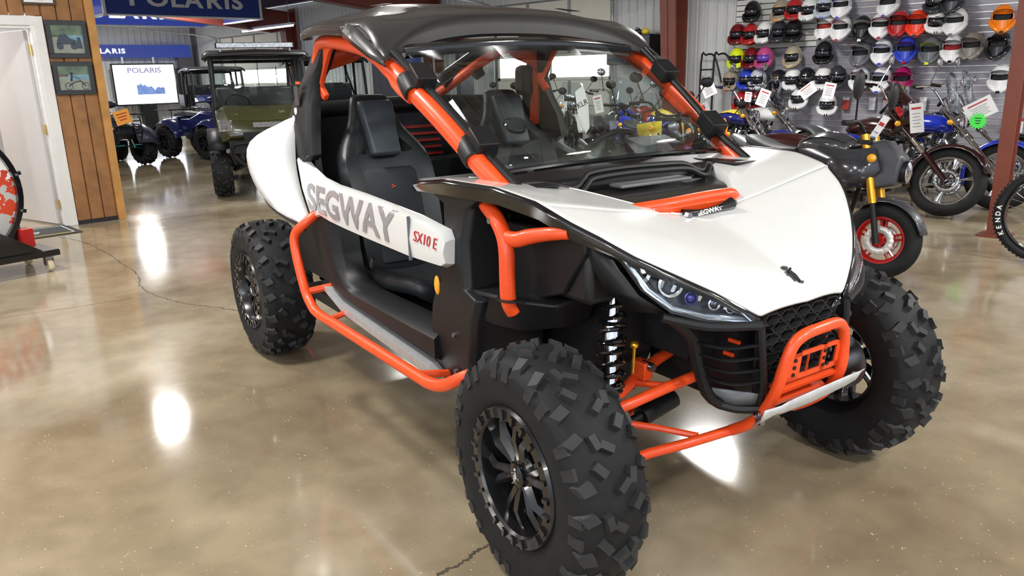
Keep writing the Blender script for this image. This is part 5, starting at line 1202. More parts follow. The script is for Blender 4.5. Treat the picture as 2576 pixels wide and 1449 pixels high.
    if style == 'cruiser':
        b.tube([(.10, -.11, fz+.30), (.22, -.17, fz+.12), (.08, -.20, fz-.08), (-.4, -.21, fz-.06), (-1.05, -.22, fz+.02)], [.022, .024, .026, .036, .045], 10, sm=4); b.tube([(-.10, -.11, fz+.30), (-.20, -.19, fz+.05), (-.45, -.21, fz+.04), (-1.0, -.23, fz+.12)], [.022, .024, .034, .04], 10, sm=4)
    else: b.tube([(.12, -.06, fz+.28), (.26, -.08, fz+.08), (.10, -.12, fz-.10), (-.25, -.15, fz-.02), (-.75, -.19, fz+.22)], [.018, .02, .022, .032, .042], 10, sm=4)
    b.build('exhaust_pipe', ex_, root)
    MB().tube([(-.12, .14, fz-.06), (-.22, .30, .02)], .010, 6).build('side_stand', PLAST, root)
    MB().tube([(.02, -.30, fz-.02), (.02, .30, fz-.02)], .012, 8).build('foot_peg', RUB, root)
    for s in (-1, 1):
        b = MB(); b.ell((hx+.08, s*.19, hz-.10), (.03, .028, .028), 10, 8); fb(b, 'turn_signal', AMBER)
    if style in ('sport', 'naked', 'mini', 'dirt'):
        b = MB()
        for s in (-1, 1):
            b.grid([[(hx+.10, s*.10, hz-.02), (hx-.02, s*.17, hz-.04), (.02, s*.20, tz-.02)], [(hx+.16, s*.11, hz-.16), (hx+.0, s*.19, hz-.22), (.06, s*.19, tz-.16)], [(hx+.06, s*.09, hz-.28), (hx-.04, s*.16, hz-.32), (.12, s*.15, tz-.26)]])
        b.build('side_shroud', C2 if c2 else C1, root, solid=.004)
    if style == 'sport':
        b = MB(); rg = []
        for z_, x_, ww in ((hz-.28, hx+.10, .08), (hz-.14, hx+.24, .12), (hz-.02, hx+.20, .15), (hz+.06, hx+.10, .15)):
            rg.append([Vector((x_-.14, -ww, z_)), Vector((x_-.02, -ww*.8, z_)), Vector((x_+.04, 0, z_)), Vector((x_-.02, ww*.8, z_)), Vector((x_-.14, ww, z_))])
        b.grid(rg); b.build('nose_fairing', C1, root, solid=.004)
    if screen:
        b = MB(); hgt = .42 if style == 'cruiser' else .26
        b.grid([[Vector((hx+.10-u*hgt*.35 - .9*y_*y_, y_*(1-.25*u*u), hz+.02+u*hgt)) for y_ in (-.22, -.14, -.05, .05, .14, .22)] for u in (0, .3, .6, .85, 1)]); b.v = [st_(v) for v in b.v]; b.build('windscreen', CLEAR, root, solid=.003)
    if bags:
        b = MB(); rg = []
        for z_, x_, ww in ((hz-.16, hx+.16, .14), (hz-.02, hx+.24, .24), (hz+.12, hx+.20, .30), (hz+.22, hx+.08, .26), (hz+.34, hx-.02, .16)):
            rg.append([Vector((x_-.12, -ww, z_)), Vector((x_-.02, -ww*.75, z_)), Vector((x_+.03, 0, z_)), Vector((x_-.02, ww*.75, z_)), Vector((x_-.12, ww, z_))])
        b.grid(rg); fb(b, 'batwing_fairing', C1, solid=.006)
        for s in (-1, 1):
            b = MB(); rg = []
            for u, hh in ((-.42, .12), (-.30, .17), (0, .185), (.28, .16), (.38, .08)):
                rg.append([Vector((-wb/2 - .02 + u, s*(.23 + .10*math.cos(a)), .56 + hh*math.sin(a))) for a in [2*pi*k/12 for k in range(12)]])
            b.loft(rg); b.build('saddlebag', C1, root, sub=1, ang=80)
    return root
FR = mat('frame_black', (.012, .012, .013), .3, coat=.4, nz=.1)
BW = (0.19)
MCF = paint((.035, .006, .006), .12)
K['maroon'] = (.022, .004, .004); K['royal'] = (.01, .03, .42); K['navy'] = (.015, .02, .16); K['mgrey'] = (.06, .065, .07)
moto('mini', -.80, 3.39, -12, 'small grey naked motorcycle with gold forks and red wheels beside the white hood', 'mgrey', 'dgrey', steer=16, rimc=REDM, lean=-4).scale = (1.06, 1.06, 1.06)
moto('cruiser', -1.20, 6.08, -10, 'very dark maroon bagger cruiser with big chrome front wheel left of the steel post', 'maroon', steer=24, bags=True, low=paint(K['maroon']), forkc=paint(K['maroon']))
moto('cruiser', -.92, 6.80, -10, 'bright blue cruiser with clear windscreen behind the steel post', 'royal', steer=14, screen=True)
moto('cruiser', -.98, 7.55, -8, 'black cruiser with clear windscreen right under the helmets, behind the blue one', 'black', steer=14, screen=True)
moto('cruiser', -3.40, 6.95, -12, 'dark blue and yellow cruiser with chrome engine in the middle of the row', 'navy', 'yellow', steer=16)
moto('cruiser', -3.42, 7.86, -6, 'cream white cruiser with tall chrome forks below the helmets', 'white', steer=14, screen=True)
moto('sport', -3.45, 5.62, -35, 'orange sport motorcycle seen right of the far windshield pillar', 'orange', 'black', steer=10)
moto('sport', -5.72, 7.5, -28, 'red sport motorcycle with clear screen near the ribbed wall', 'red', 'white', steer=10, screen=True)
moto('naked', -4.25, 5.15, -36, 'black naked motorcycle with raised bars seen through the windshield', 'black', 'navy', steer=10)
moto('cruiser', -5.05, 6.15, -33, 'black cruiser with round mirror in front of the brown column', 'black', steer=10, screen=True)
moto('dirt', -7.25, 7.45, -34, 'white and black adventure motorcycle beside a lettered white panel', 'white', 'white', steer=0, screen=True)
moto('naked', -6.35, 5.65, -36, 'grey adventure motorcycle with clear screen in front of the overhead door', 'mgrey', 'dgrey', steer=5, screen=True)
moto('dirt', -2.78, 3.80, -34, 'blue and yellow dirt motorcycle just behind the steering wheel', 'royal', 'yellow', steer=0)
moto('naked', -8.2, 7.0, -32, 'black motorcycle farthest left in the row near the overhead door', 'black', 'green', steer=0)
MB_ = None
# price cards hanging on the motorcycles
for (c_, w_, h_, tl_, wd_) in [((-3.058, 6.9, 1.185), 0.19, 0.13, -38, 'white price card tilted below the white striped helmet'), ((-2.844, 7.0, 1.182), 0.13, 0.18, 10, 'narrow white price card under the brown visor helmet'), ((-3.461, 6.6, 1.113), 0.13, 0.2, 20, 'grey backed price card above the blue and yellow tank'), ((-3.773, 6.8, 1.114), 0.085, 0.12, 5, 'small white price card left of the blue and yellow tank'), ((-1.469, 5.9, 0.959), 0.12, 0.28, -8, 'tall white price card on the maroon cruiser fork'), ((-1.153, 6.7, 1.007), 0.26, 0.19, -30, 'large white price card on the blue cruiser'), ((-3.773, 5.9, 1.233), 0.16, 0.16, -25, 'square white price card on the red sport motorcycle'), ((-3.425, 5.2, 1.025), 0.2, 0.13, -28, 'white price card on the orange sport motorcycle'), ((-5.179, 5.6, 1.066), 0.12, 0.22, -12, 'white price card beside the lettered white panel'), ((-0.951, 3.55, 0.954), 0.05, 0.36, 28, 'long white price card on the small grey motorcycle')]:
    card(c_, .2, 0, (w_, h_), wd_, tilt=math.radians(tl_))
t = empty('star_tag', (-1.146, 6.65, 0.893), .2, 'bright green star shaped tag hanging under the large price card', 'tag')
STAR = lambda n, a, b_: [((a if k % 2 else b_)*math.cos(pi*k/n), (a if k % 2 else b_)*math.sin(pi*k/n)) for k in range(2*n)]
MB().prism(STAR(16, .085, .062), 1, -.002, .002).build('star', mat('neon_green', (.08, .90, .10), .5, nz=.03), t, smooth=False)
b = MB()
for k in range(3): b.box((0, -.003, .03-.025*k), (.06-.01*k, .001, .008))
b.build('print', FR if 'FR' in globals() else PLAST, t, smooth=False)
t = empty('star_tag', (-2.86, 5.3, 0.697), .2, 'purple star shaped tag behind the far edge of the white hood', 'tag')
MB().prism(STAR(16, .085, .062), 1, -.002, .002).build('star', mat('tag_purple', (.40, .08, .50), .5, nz=.03), t, smooth=False)
MB().tube([(0, .004, .06), (0, .02, .40)], .003, 5).build('tie', PLAST, t)
t = empty('plastic_sheet', (-5.597, 5.8, 0.986), .15, 'white panel with three black letters standing beside the adventure motorcycle', 'panel'); t.rotation_euler = (0, math.radians(-25), .15)
MB().prism([(-.10, -.30), (-.02, -.26), (.10, .05), (.12, .28), (-.02, .26), (-.10, .0)], 1, -.006, .006).build('panel', CARD, t, smooth=False)
text('KLR', .10, FR, t, frame((-.07, -.008, .04), (1, 0, 0), (0, 0, 1)), name='lettering')
t = empty('orange_card', (-13.3, 2.509, 0.899), math.radians(90), 'orange price card on the dark quad bike beside the wood post', 'price card'); t.rotation_euler = (0, math.radians(-14), math.radians(85))
MB().box((0, 0, 0), (.26, .004, .24)).build('card', mat('card_orange', (.95, .40, .06), .5, nz=.03), t, smooth=False); MB().tube([(.0, .0, -.11), (0, .10, -.32)], .006, 5).build('stick', PLAST, t)
b = MB()
for k in range(3): b.box((.0, -.004, .06-.05*k), (.18-.03*k, .001, .016))
b.build('print_lines', DKRED, t, smooth=False)

# bicycle wheel and fork at the right edge
t = empty('bicycle', (.52, 4.72, 0), math.radians(16), 'fat tyred bicycle with white lettering on its front tyre at the right edge', 'bicycle')
rr = .365
def bw_(x0, nm):
    b = MB(); b.tube([(x0+.333*math.cos(a), 0, rr+.333*math.sin(a)) for a in [2*pi*k/56 for k in range(56)]], .031, 10, closed=True)
    for k in range(70):
        a = 2*pi*k/70
        for yy, rad_ in ((-.018, .361), (.018, .361), (0, .365)) if k % 2 else ((-.026, .353), (.026, .353), (.009, .364)):
            b.box((x0+rad_*math.cos(a), yy, rr+rad_*math.sin(a)), (.010, .010, .012), Matrix.Rotation(-a, 3, 'Y'))
    w_ = b.build(nm, RUB, t)
    b = MB(); b.tube([(x0+.292*math.cos(a), 0, rr+.292*math.sin(a)) for a in [2*pi*k/56 for k in range(56)]], .013, 8, closed=True); b.lathe([(0, -.05), (.02, -.05), (.025, -.03), (.018, 0), (.025, .03), (.02, .05), (0, .05)], 14, 'Y', (x0, 0, rr)); b.build('rim', GLOSSB, w_)
    b = MB()
    for i in range(32):
        a = 2*pi*i/32; a2 = a + (.9 if i % 2 else -.9); s = 1 if (i//2) % 2 else -1
        b.tube([(x0+.022*math.cos(a2), s*.035, rr+.022*math.sin(a2)), (x0+.285*math.cos(a), 0, rr+.285*math.sin(a))], .0012, 4, cap=False)
    b.build('spoke', SPK, w_)['kind'] = 'stuff'; return w_
bikeoff = -.55
fwh = bw_(-.55, 'front_wheel'); bw_(.60, 'rear_wheel')
# letters round the sidewall, reading upwards on the left side
for i, ch in enumerate('KENDA'):
    a = math.radians(207 - i*8.6); c = Vector((-.55+.331*math.cos(a), -.0325, rr+.331*math.sin(a)))
    tg = Vector((math.sin(a), 0, -math.cos(a)))
    text(ch, .046, WLET, fwh, frame(c - tg*.014 + Vector((math.cos(a), 0, math.sin(a)))*-.014, tg, (math.cos(a), 0, math.sin(a))), off=.0012, name='tyre_lettering')
b = MB()
for s in (-1, 1): b.tube([(-.55, s*.06, rr), (-.50, s*.055, .72), (-.36, s*.02, .86)], .017, 8, sm=3)
b.tube([(-.37, 0, .84), (-.34, 0, .98)], .022, 8); b.build('fork', GLOSSB, t)
b = MB(); b.tube([(-.36, 0, .86), (-.02, 0, .38)], .028, 10); b.tube([(-.35, 0, .92), (.18, 0, .80)], .022, 10); b.tube([(-.02, 0, .36), (.20, 0, .90)], .020, 10)
for s in (-1, 1): b.tube([(.0, s*.03, .36), (.60, s*.06, rr)], .011, 8); b.tube([(.19, s*.02, .80), (.60, s*.06, rr)], .009, 8)
b.build('frame', DKRED, t)
MB().tube([(-.30, -.34, 1.02), (-.34, -.1, 1.0), (-.34, .1, 1.0), (-.30, .34, 1.02)], .014, 8, sm=3).build('handlebar', GLOSSB, t)
b = MB(); b.ell((.22, 0, .95), (.13, .07, .03), 14, 8); b.build('saddle', SEATM, t)
b = MB(); b.lathe([(.05, -.05), (.09, -.05), (.09, -.045), (.05, -.045)], 24, 'Y', (0, 0, .36)); b.tube([(0, -.07, .36), (.12, -.08, .24)], .01, 8); b.tube([(0, .07, .36), (-.12, .08, .48)], .01, 8); b.build('crank', STEEL, t)

# ---- left: SIGNS, SCREEN
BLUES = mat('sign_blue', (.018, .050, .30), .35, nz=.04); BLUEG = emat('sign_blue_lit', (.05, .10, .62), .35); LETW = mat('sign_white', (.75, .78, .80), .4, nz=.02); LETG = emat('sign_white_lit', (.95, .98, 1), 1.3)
def polaris(par, size, o, ex, ez, m_, ext=.01):
    # word with a star cut O
    L_ = [('P', 0), ('O', .84), ('L', 2.02), ('A', 2.75), ('R', 3.85), ('I', 4.82), ('S', 5.25)]
    wd = size*.98
    for ch, k in L_:
        ob = text(ch, size, m_, par, frame(Vector(o) + Vector(ex)*(k*wd), ex, ez), off=size*.028, sx=1.32, ext=ext, name='letter')
        if ch == 'O':
            b = MB(); c = Vector(o) + Vector(ex)*(k*wd + size*.53) + Vector(ez)*size*.36; n_ = Vector(ex).cross(Vector(ez))
            pts = [c + (Vector(ex)*math.cos(a) + Vector(ez)*math.sin(a))*(size*(.40 if q % 2 == 0 else .15)) for q, a in enumerate([pi/2 + 2*pi*q/16 for q in range(16)])]
            b.add([p + n_*(ext*1.3) for p in pts] + [p for p in pts], [tuple(range(16))] + [(q, (q+1) % 16, 16+(q+1) % 16, 16+q) for q in range(16)]); b.build('star', BLUES if m_ is LETW else BLUEG, ob, smooth=False).matrix_parent_inverse = ob.matrix_local.inverted()
H_ = 2.80
X1, X2, Y1, Y2 = -15.9, -19.0, 3.32, 6.60
fs = empty('hanging_sign', ((X1+X2)/2, (Y1+Y2)/2, H_), 0, 'big square hanging blue fascia sign with white lettering at the top left', 'sign')
ox, oy = (X1+X2)/2, (Y1+Y2)/2
def loc(x, y, z): return (x-ox, y-oy, z-H_)
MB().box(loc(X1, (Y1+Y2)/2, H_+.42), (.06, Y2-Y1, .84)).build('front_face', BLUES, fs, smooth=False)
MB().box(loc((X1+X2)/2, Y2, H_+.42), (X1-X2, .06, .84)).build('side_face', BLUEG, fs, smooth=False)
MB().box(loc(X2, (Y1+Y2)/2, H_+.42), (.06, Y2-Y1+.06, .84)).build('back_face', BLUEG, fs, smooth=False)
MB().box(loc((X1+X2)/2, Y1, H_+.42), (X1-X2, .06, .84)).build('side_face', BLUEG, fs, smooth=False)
b = MB()
for (a, b2) in (((X1+.01, Y1), (X1+.01, Y2)), ((X1, Y2+.01), (X2, Y2+.01)), ((X2, Y1), (X2, Y2)), ((X1, Y1-.01), (X2, Y1-.01))): b.box(loc((a[0]+b2[0])/2, (a[1]+b2[1])/2, H_-.012), (abs(a[0]-b2[0])+.09, abs(a[1]-b2[1])+.09, .03))
for (x_, y_) in ((X1+.01, Y2+.01), (X1+.01, Y1-.01)): b.box(loc(x_, y_, H_+.42), (.08, .05, .86))
b.build('white_edge', LETW, fs, smooth=False)
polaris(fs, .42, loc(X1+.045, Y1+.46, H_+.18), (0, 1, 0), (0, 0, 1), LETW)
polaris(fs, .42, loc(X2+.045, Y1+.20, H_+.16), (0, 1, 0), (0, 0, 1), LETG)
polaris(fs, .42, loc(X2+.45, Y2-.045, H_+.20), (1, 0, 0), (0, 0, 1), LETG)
b = MB()
for (x_, y_) in ((X1, Y2), (X1, Y1), (X2, Y1), (X2, Y2)): b.tube([loc(x_, y_, H_+.8), loc(x_, y_, ceilz(y_)-.0)], .006, 5)
b.build('hanging_wire', STEEL, fs)
# fluorescent tube under the fascia
t = empty('tube_light', (-17.0, 7.3, 2.66), 0, 'long bare fluorescent tube light below the hanging sign', 'lamp'); MB().box((0, 0, .04), (2.6, .09, .05)).build('batten', LETW, t, smooth=False); MB().tube([(-1.28, 0, 0), (1.28, 0, 0)], .02, 8).build('tube', emat('tube_glow', (.95, .98, 1), 9), t)
MB().tube([(-1.1, 0, .06), (-1.1, 0, ceilz(7.3)-2.68)], .006, 5).tube([(1.1, 0, .06), (1.1, 0, ceilz(7.3)-2.68)], .006, 5).build('suspension_rod', STEEL, t)
# wall band
wb2 = empty('wall_sign', (-24.3, 6.0, 2.39), 0, 'long blue wall band with white lettering above the bright screen', 'sign')
MB().box((.10, -.85, 0), (.18, 6.3, .37)).build('band', BLUEG, wb2, smooth=False)
polaris(wb2, .19, (.20, -.75, -.06), (0, 1, 0), (0, 0, 1), LETG, .006)
MB().box((.09, 2.12, -1.29), (.16, .42, 2.2)).build('grey_pillar', mat('pillar_grey', (.12, .115, .12), .5, nz=.05), wb2, smooth=False)
sc = empty('display_screen', (-24.0, 6.75, 1.42), 0, 'large bright white display screen with faint lettering against the far wall', 'screen')
MB().box((0, 0, 0), (.10, 1.86, 1.22)).build('bezel', GLOSSB, sc, smooth=False, bevel=.01)
MB().box((.055, 0, 0), (.008, 1.78, 1.14)).build('lit_screen', emat('screen_white', (.86, .90, 1.0), 3.2), sc, smooth=False)
text('POLARIS', .21, mat('screen_grey', (.2, .2, .3), .5, em=(.2, .2, .38), es=.6), sc, frame((.064, -.50, .34), (0, 1, 0), (0, 0, 1)), sx=1.25, off=.006, name='lettering')
b = MB(); b.grid([[(.064, -.28+.82*k/14, -.30) for k in range(15)], [(.064, -.28+.82*k/14, -.30 + [.30,.28,.34,.26,.30,.24,.22,.25,.20,.12,.20,.22,.19,.21,.18][k]) for k in range(15)]]); b.build('picture', mat('screen_picture', (.1, .14, .3), .5, em=(.12, .2, .45), es=.9, nz=.5, ns=6), sc, smooth=False)
for y_ in (-.55, .35): MB().tube([(-.05, y_, .6), (-.05, y_, .80)], .03, 6).build('mount_pole', LETW, sc)
MB().box((-.02, 0, -1.0), (.3, .4, .8)).build('stand', PLAST, sc, smooth=False)
# dark display boards seen through the cage
for i, (y_, x_, w_, h_, words_) in enumerate([(6.02, -10.4, .42, 2.15, 'dark grey plain display tower seen through the near window opening'), (7.35, -11.6, .75, 1.95, 'dark display board with white text lines seen above the near seat'), (7.2, -9.6, .32, 2.0, 'dark brown display post between the two seats')]):
    t = empty('display_board', (x_, y_, 0), math.radians(0), words_, 'display')
    MB().box((0, 0, h_/2+.02), (.12, w_, h_)).build('panel', mat('board_dark', (.035, .035, .05), .4, nz=.1), t, smooth=False, bevel=.004); MB().box((0, 0, .01), (.4, w_+.1, .02)).build('foot', PLAST, t, smooth=False)
    if i == 1:
        b = MB()
        for k in range(14): b.box((.062, -.12+(.02 if k % 3 else 0), 1.62-k*.045), (.003, .30 - (k % 4)*.05, .012))
        b.build('text_lines', LETW, t, smooth=False); MB().box((.065, 0, 1.83), (.01, w_, .2)).build('blue_header', BLUES, t, smooth=False)
t = empty('shelf_display', (-12.6, 8.1, 0), 0, 'white shelf display with blue header seen through the near door frame', 'shelf')
MB().box((0, .2, 1.0), (1.5, .05, 2.0)).build('back_panel', LETW, t, smooth=False); MB().box((0, .1, 2.12), (1.5, .25, .3)).build('blue_header', BLUES, t, smooth=False)
for k in range(6): MB().box((0, .02, .3+k*.28), (1.45, .3, .03)).build('shelf', LETW, t, smooth=False)
b = MB(); r9 = random.Random(2)

# framed pictures and certificate on the wood wall
def picture(y0, y1, z0, z1, words, kind):
    t = empty('framed_picture', (-7.93, (y0+y1)/2, (z0+z1)/2), 0, words, 'picture'); hw, hh, f = (y1-y0)/2, (z1-z0)/2, .045
    b = MB(); b.box((0, 0, hh-f/2), (.025, 2*hw, f)); b.box((0, 0, -hh+f/2), (.025, 2*hw, f)); b.box((0, hw-f/2, 0), (.025, f, 2*hh-2*f)); b.box((0, -hw+f/2, 0), (.025, f, 2*hh-2*f)); b.build('frame', FR, t, smooth=False, bevel=.003)
    MB().box((-.004, 0, -hh*.35), (.010, 2*hw-2*f, hh*1.15-f)).build('photo_ground', mat('photo_sand', (.42, .36, .28), .4, nz=.15, ns=9), t, smooth=False)
    MB().box((-.004, 0, hh*.50), (.010, 2*hw-2*f, hh*.95-f*1.5)).build('photo_trees', mat('photo_trees', (.16, .19, .10), .4, nz=.5, ns=14), t, smooth=False)
    MB().box((.0025, hw*.25, hh*.05), (.002, 2*(hw-f)*.7, hh*.34)).build('photo_water', mat('photo_water', (.24, .36, .46), .3, nz=.3, ns=12), t, smooth=False)
    pm = mat('photo_dark', (.03, .03, .06), .4, nz=.4, ns=30)
    if kind == 'buggy':
        b = MB()
        for y_ in (-.08, .05): b.lathe([(0, .005), (.032, .005), (.032, .003)], 14, 'X', (0, y_, -.07))
        b.prism([(-.11, -.05), (.08, -.05), (.08, -.01), (.02, .01), (-.01, .05), (-.07, .05), (-.10, -.01)], 0, .003, .005); b.prism([(.08, -.09), (.13, -.09), (.12, .02), (.09, .02)], 0, .003, .005); b.build('photo_subject', pm, t, smooth=False)
    else:
        b = MB()
        for y_ in (-.06, .10): b.tube([(.004, y_+.035*math.cos(a), -.08+.035*math.sin(a)) for a in [2*pi*k/16 for k in range(16)]], .003, 4, closed=True)
        b.tube([(.004, -.06, -.08), (.004, .0, -.04), (.004, .06, -.03), (.004, .10, -.08)], .005, 4); b.tube([(.004, -.03, -.03), (.004, -.02, .03)], .010, 5); b.box((.004, -.02, .045), (.003, .025, .025)); b.tube([(.004, -.02, .02), (.004, .06, -.01)], .003, 4); b.build('photo_subject', pm, t, smooth=False)
    MB().box((.006, 0, 0), (.001, 2*hw-2*f, 2*hh-2*f)).build('glass', GLASS, t, smooth=False)
picture(.178, .560, 1.735, 2.105, 'black framed photo of a dark blue buggy, upper of two on the wood wall', 'buggy')
picture(.178, .560, 1.365, 1.700, 'black framed photo of a rider on a motorcycle, lower of two on the wood wall', 'rider')
t = empty('certificate', (-7.93, .16, 2.36), 0, 'framed certificate cut by the top edge above the white door frame', 'certificate')
MB().box((0, 0, 0), (.02, .30, .22)).build('frame', mat('cert_frame', (.08, .05, .03), .4, nz=.1), t, smooth=False); MB().box((.011, 0, 0), (.003, .26, .18)).build('paper', CARD, t, smooth=False)
b = MB(); b.box((.013, 0, -.04), (.001, .14, .02)); b.box((.013, 0, -.065), (.001, .09, .006)); b.build('print', FR, t, smooth=False)
# doormat
t = empty('door_mat', (-7.75, -.55, .004), 0, 'black door mat with white script and yellow line at the white door', 'mat')
MB().box((0, 0, 0), (.62, 1.25, .008)).build('mat_base', mat('mat_black', (.02, .02, .02), .8, nz=.3, ns=90, bump=.4, bs=400), t, smooth=False, bevel=.003)
b = MB(); b.box((-.24, 0, .005), (.010, 1.1, .002)); b.box((0, .56, .005), (.49, .010, .002)); b.build('white_line', LETW, t, smooth=False)
MB().box((.24, 0, .005), (.014, 1.1, .002)).build('yellow_line', paint(K['yellow'], .6), t, smooth=False)
text('Service', .24, mat('mat_script', (.5, .5, .5), .7, nz=.1), t, frame((.09, -.42, .0052), (0, 1, 0), (-1, 0, 0)), shear=.4, name='script')
# round display drum on castors at the left edge
GRAV = bpy.data.materials.new('splatter_print'); GRAV.use_nodes = True; nt = GRAV.node_tree; tc = nt.nodes.new('ShaderNodeTexCoord'); n1 = nt.nodes.new('ShaderNodeTexNoise'); n1.inputs['Scale'].default_value = 14; n1.inputs['Detail'].default_value = 8
sp_ = nt.nodes.new('ShaderNodeSeparateXYZ'); nt.links.new(tc.outputs['Object'], sp_.inputs[0]); nt.links.new(tc.outputs['Object'], n1.inputs['Vector'])
ad = nt.nodes.new('ShaderNodeMath'); ad.operation = 'MULTIPLY_ADD'; ad.inputs[1].default_value = .55; nt.links.new(sp_.outputs['Z'], ad.inputs[0]); nt.links.new(n1.outputs['Fac'], ad.inputs[2])
rp = nt.nodes.new('ShaderNodeValToRGB'); rp.color_ramp.interpolation = 'CONSTANT'
for e, (p, c) in zip([rp.color_ramp.elements[0], rp.color_ramp.elements[1], rp.color_ramp.elements.new(.5), rp.color_ramp.elements.new(.8)], [(0, (.50, .49, .47)), (.76, (.30, .03, .04)), (.80, (.62, .06, .02)), (1.0, (.03, .03, .035))]): e.position = p; e.color = (*c, 1)
nt.links.new(ad.outputs[0], rp.inputs['Fac']); nt.links.new(rp.outputs['Color'], nt.nodes['Principled BSDF'].inputs['Base Color']); nt.nodes['Principled BSDF'].inputs['Roughness'].default_value = .35
t = empty('round_display', (-5.95, -1.27, 0), math.radians(8), 'round red and white speckled display with black hoop on a black castor base', 'display')
MB().lathe([(0, -.02), (.54, -.02), (.54, .02), (0, .02)], 48, 'X', (0, 0, .66)).build('printed_disc', GRAV, t, ang=30)
hp2 = MB().lathe([(.535, -.06), (.575, -.06), (.575, .07), (.535, .07), (.535, -.06)], 56, 'X', (0, 0, .66)).build('hoop', GLOSSB, t, ang=30)
for a in (-.30, .22, .75, -.8): 
    MB().box((.02, .585*math.cos(a), .66+.585*math.sin(a)), (.05, .05, .03), (a, 0, 0)).build('clamp', PLAST, hp2, bevel=.004); MB().lathe([(0, .085), (.010, .085), (.010, .07)], 10, 'X', (0, .56*math.cos(a), .66+.56*math.sin(a))).build('bolt', STEEL, hp2)
b = MB(); b.box((.04, .15, .155), (.55, 1.05, .05)); base = b.build('base', GLOSSB, t, smooth=False, bevel=.006)
b = MB(); b.prism([(-.1, .18), (.56, .18), (.18, .44), (-.1, .44)], 0, .26, .28); b.build('gusset', GLOSSB, t, smooth=False)
MB().box((.05, .53, .27), (.14, .09, .15)).build('red_box', REDM, t, smooth=False, bevel=.004)
MB().box((-.12, .50, .33), (.12, .10, .30)).build('grey_post', GREYP, t, smooth=False, bevel=.004)
for (x_, y_) in ((.25, .60), (-.18, .60), (.25, -.3), (-.18, -.3)):
    cs = MB().lathe([(0, -.02), (.045, -.02), (.05, 0), (.045, .02), (0, .02)], 20, 'Y', (x_, y_, .05)).build('castor_wheel', mat('castor_cream', (.70, .62, .40), .5, nz=.05), t)
    MB().box((x_, y_, .115), (.06, .06, .03)).box((x_, y_-.028, .085), (.05, .006, .06)).box((x_, y_+.028, .085), (.05, .006, .06)).build('castor_fork', STEEL, cs, smooth=False)
# cut out figure standing behind the drum
t = empty('cardboard_standee', (-6.75, -1.34, 0), math.radians(8), 'cardboard figure cut by the left edge behind the round display', 'standee')
b = MB(); b.prism([(-.35, 0), (.26, 0), (.27, .7), (.25, .95), (.30, 1.10), (.24, 1.42), (.10, 1.62), (-.35, 1.66)], 0, -.004, .004); b.build('dark_jacket', mat('jacket', (.03, .03, .04), .6, nz=.2), t, smooth=False)
b = MB(); b.prism([(.10, 1.10), (.27, 1.03), (.33, 1.12), (.27, 1.36), (.20, 1.55), (.08, 1.62)], 0, .005, .008); b.build('printed_face', mat('skin_print', (.50, .26, .14), .5, nz=.15, ns=8), t, smooth=False)
b = MB(); b.ell((.011, .29, 1.13), (.003, .03, .018), 12, 6); b.ell((.011, .23, 1.22), (.003, .03, .02), 12, 6); b.build('dark_glasses', FR, t)
text('3', .12, DKRED, t, frame((.006, .18, .86), (0, 1, 0), (0, 0, 1)), name='number')
MB().box((0, 0, .01), (.4, .5, .02)).build('foot', PLAST, t, smooth=False)
t = tag(MB().lathe([(.10, 0), (.10, .02), (.075, .03), (.03, .42), (.02, .43), (0, .43)], 24, 'Z', (-4.72, -1.36, 0)).build('traffic_cone', mat('cone_red', (.85, .09, .05), .45, nz=.04), ang=30), 'red cone cut by the left edge of the photo', 'cone')

# ================================================================= UTILITY VEHICLES AND QUADS
OLIVE = mat('olive_paint', (.040, .042, .012), .25, coat=.5, nz=.06); UBLUE = mat('quad_blue', (.012, .018, .11), .22, coat=.6, nz=.1)
_tc = {}
def utyre(par, loc, s, r=.34, W=.25, rz=0):
    k = (r, W)
    if k not in _tc: b = MB(); tyre_mesh(b, R=r, W=W, rb=r*.48, n=16, lug=.018); o = b.build('tyre', [RUB, RUBT], None, ang=35); _tc[k] = o.data; bpy.data.objects.remove(o)
    t_ = bpy.data.objects.new('tyre', _tc[k]); COL.objects.link(t_); t_.parent = par; t_.location = loc; t_.rotation_euler = (0, 0, rz)
    b = MB(); h = W/2; b.lathe([(r*.50, s*h*.9), (r*.46, s*h*.95), (r*.42, s*h*.3), (.06, s*h*.45), (.05, s*h*.7), (0, s*h*.72)], 24, 'Y')
    for i in range(6): a = 2*pi*i/6; b.box((r*.26*math.cos(a), s*h*.6, r*.26*math.sin(a)), (.035, .03, r*.36), Matrix.Rotation(-a+pi/2, 3, 'Y'))
    b.build('rim', RIM, t_, ang=30)
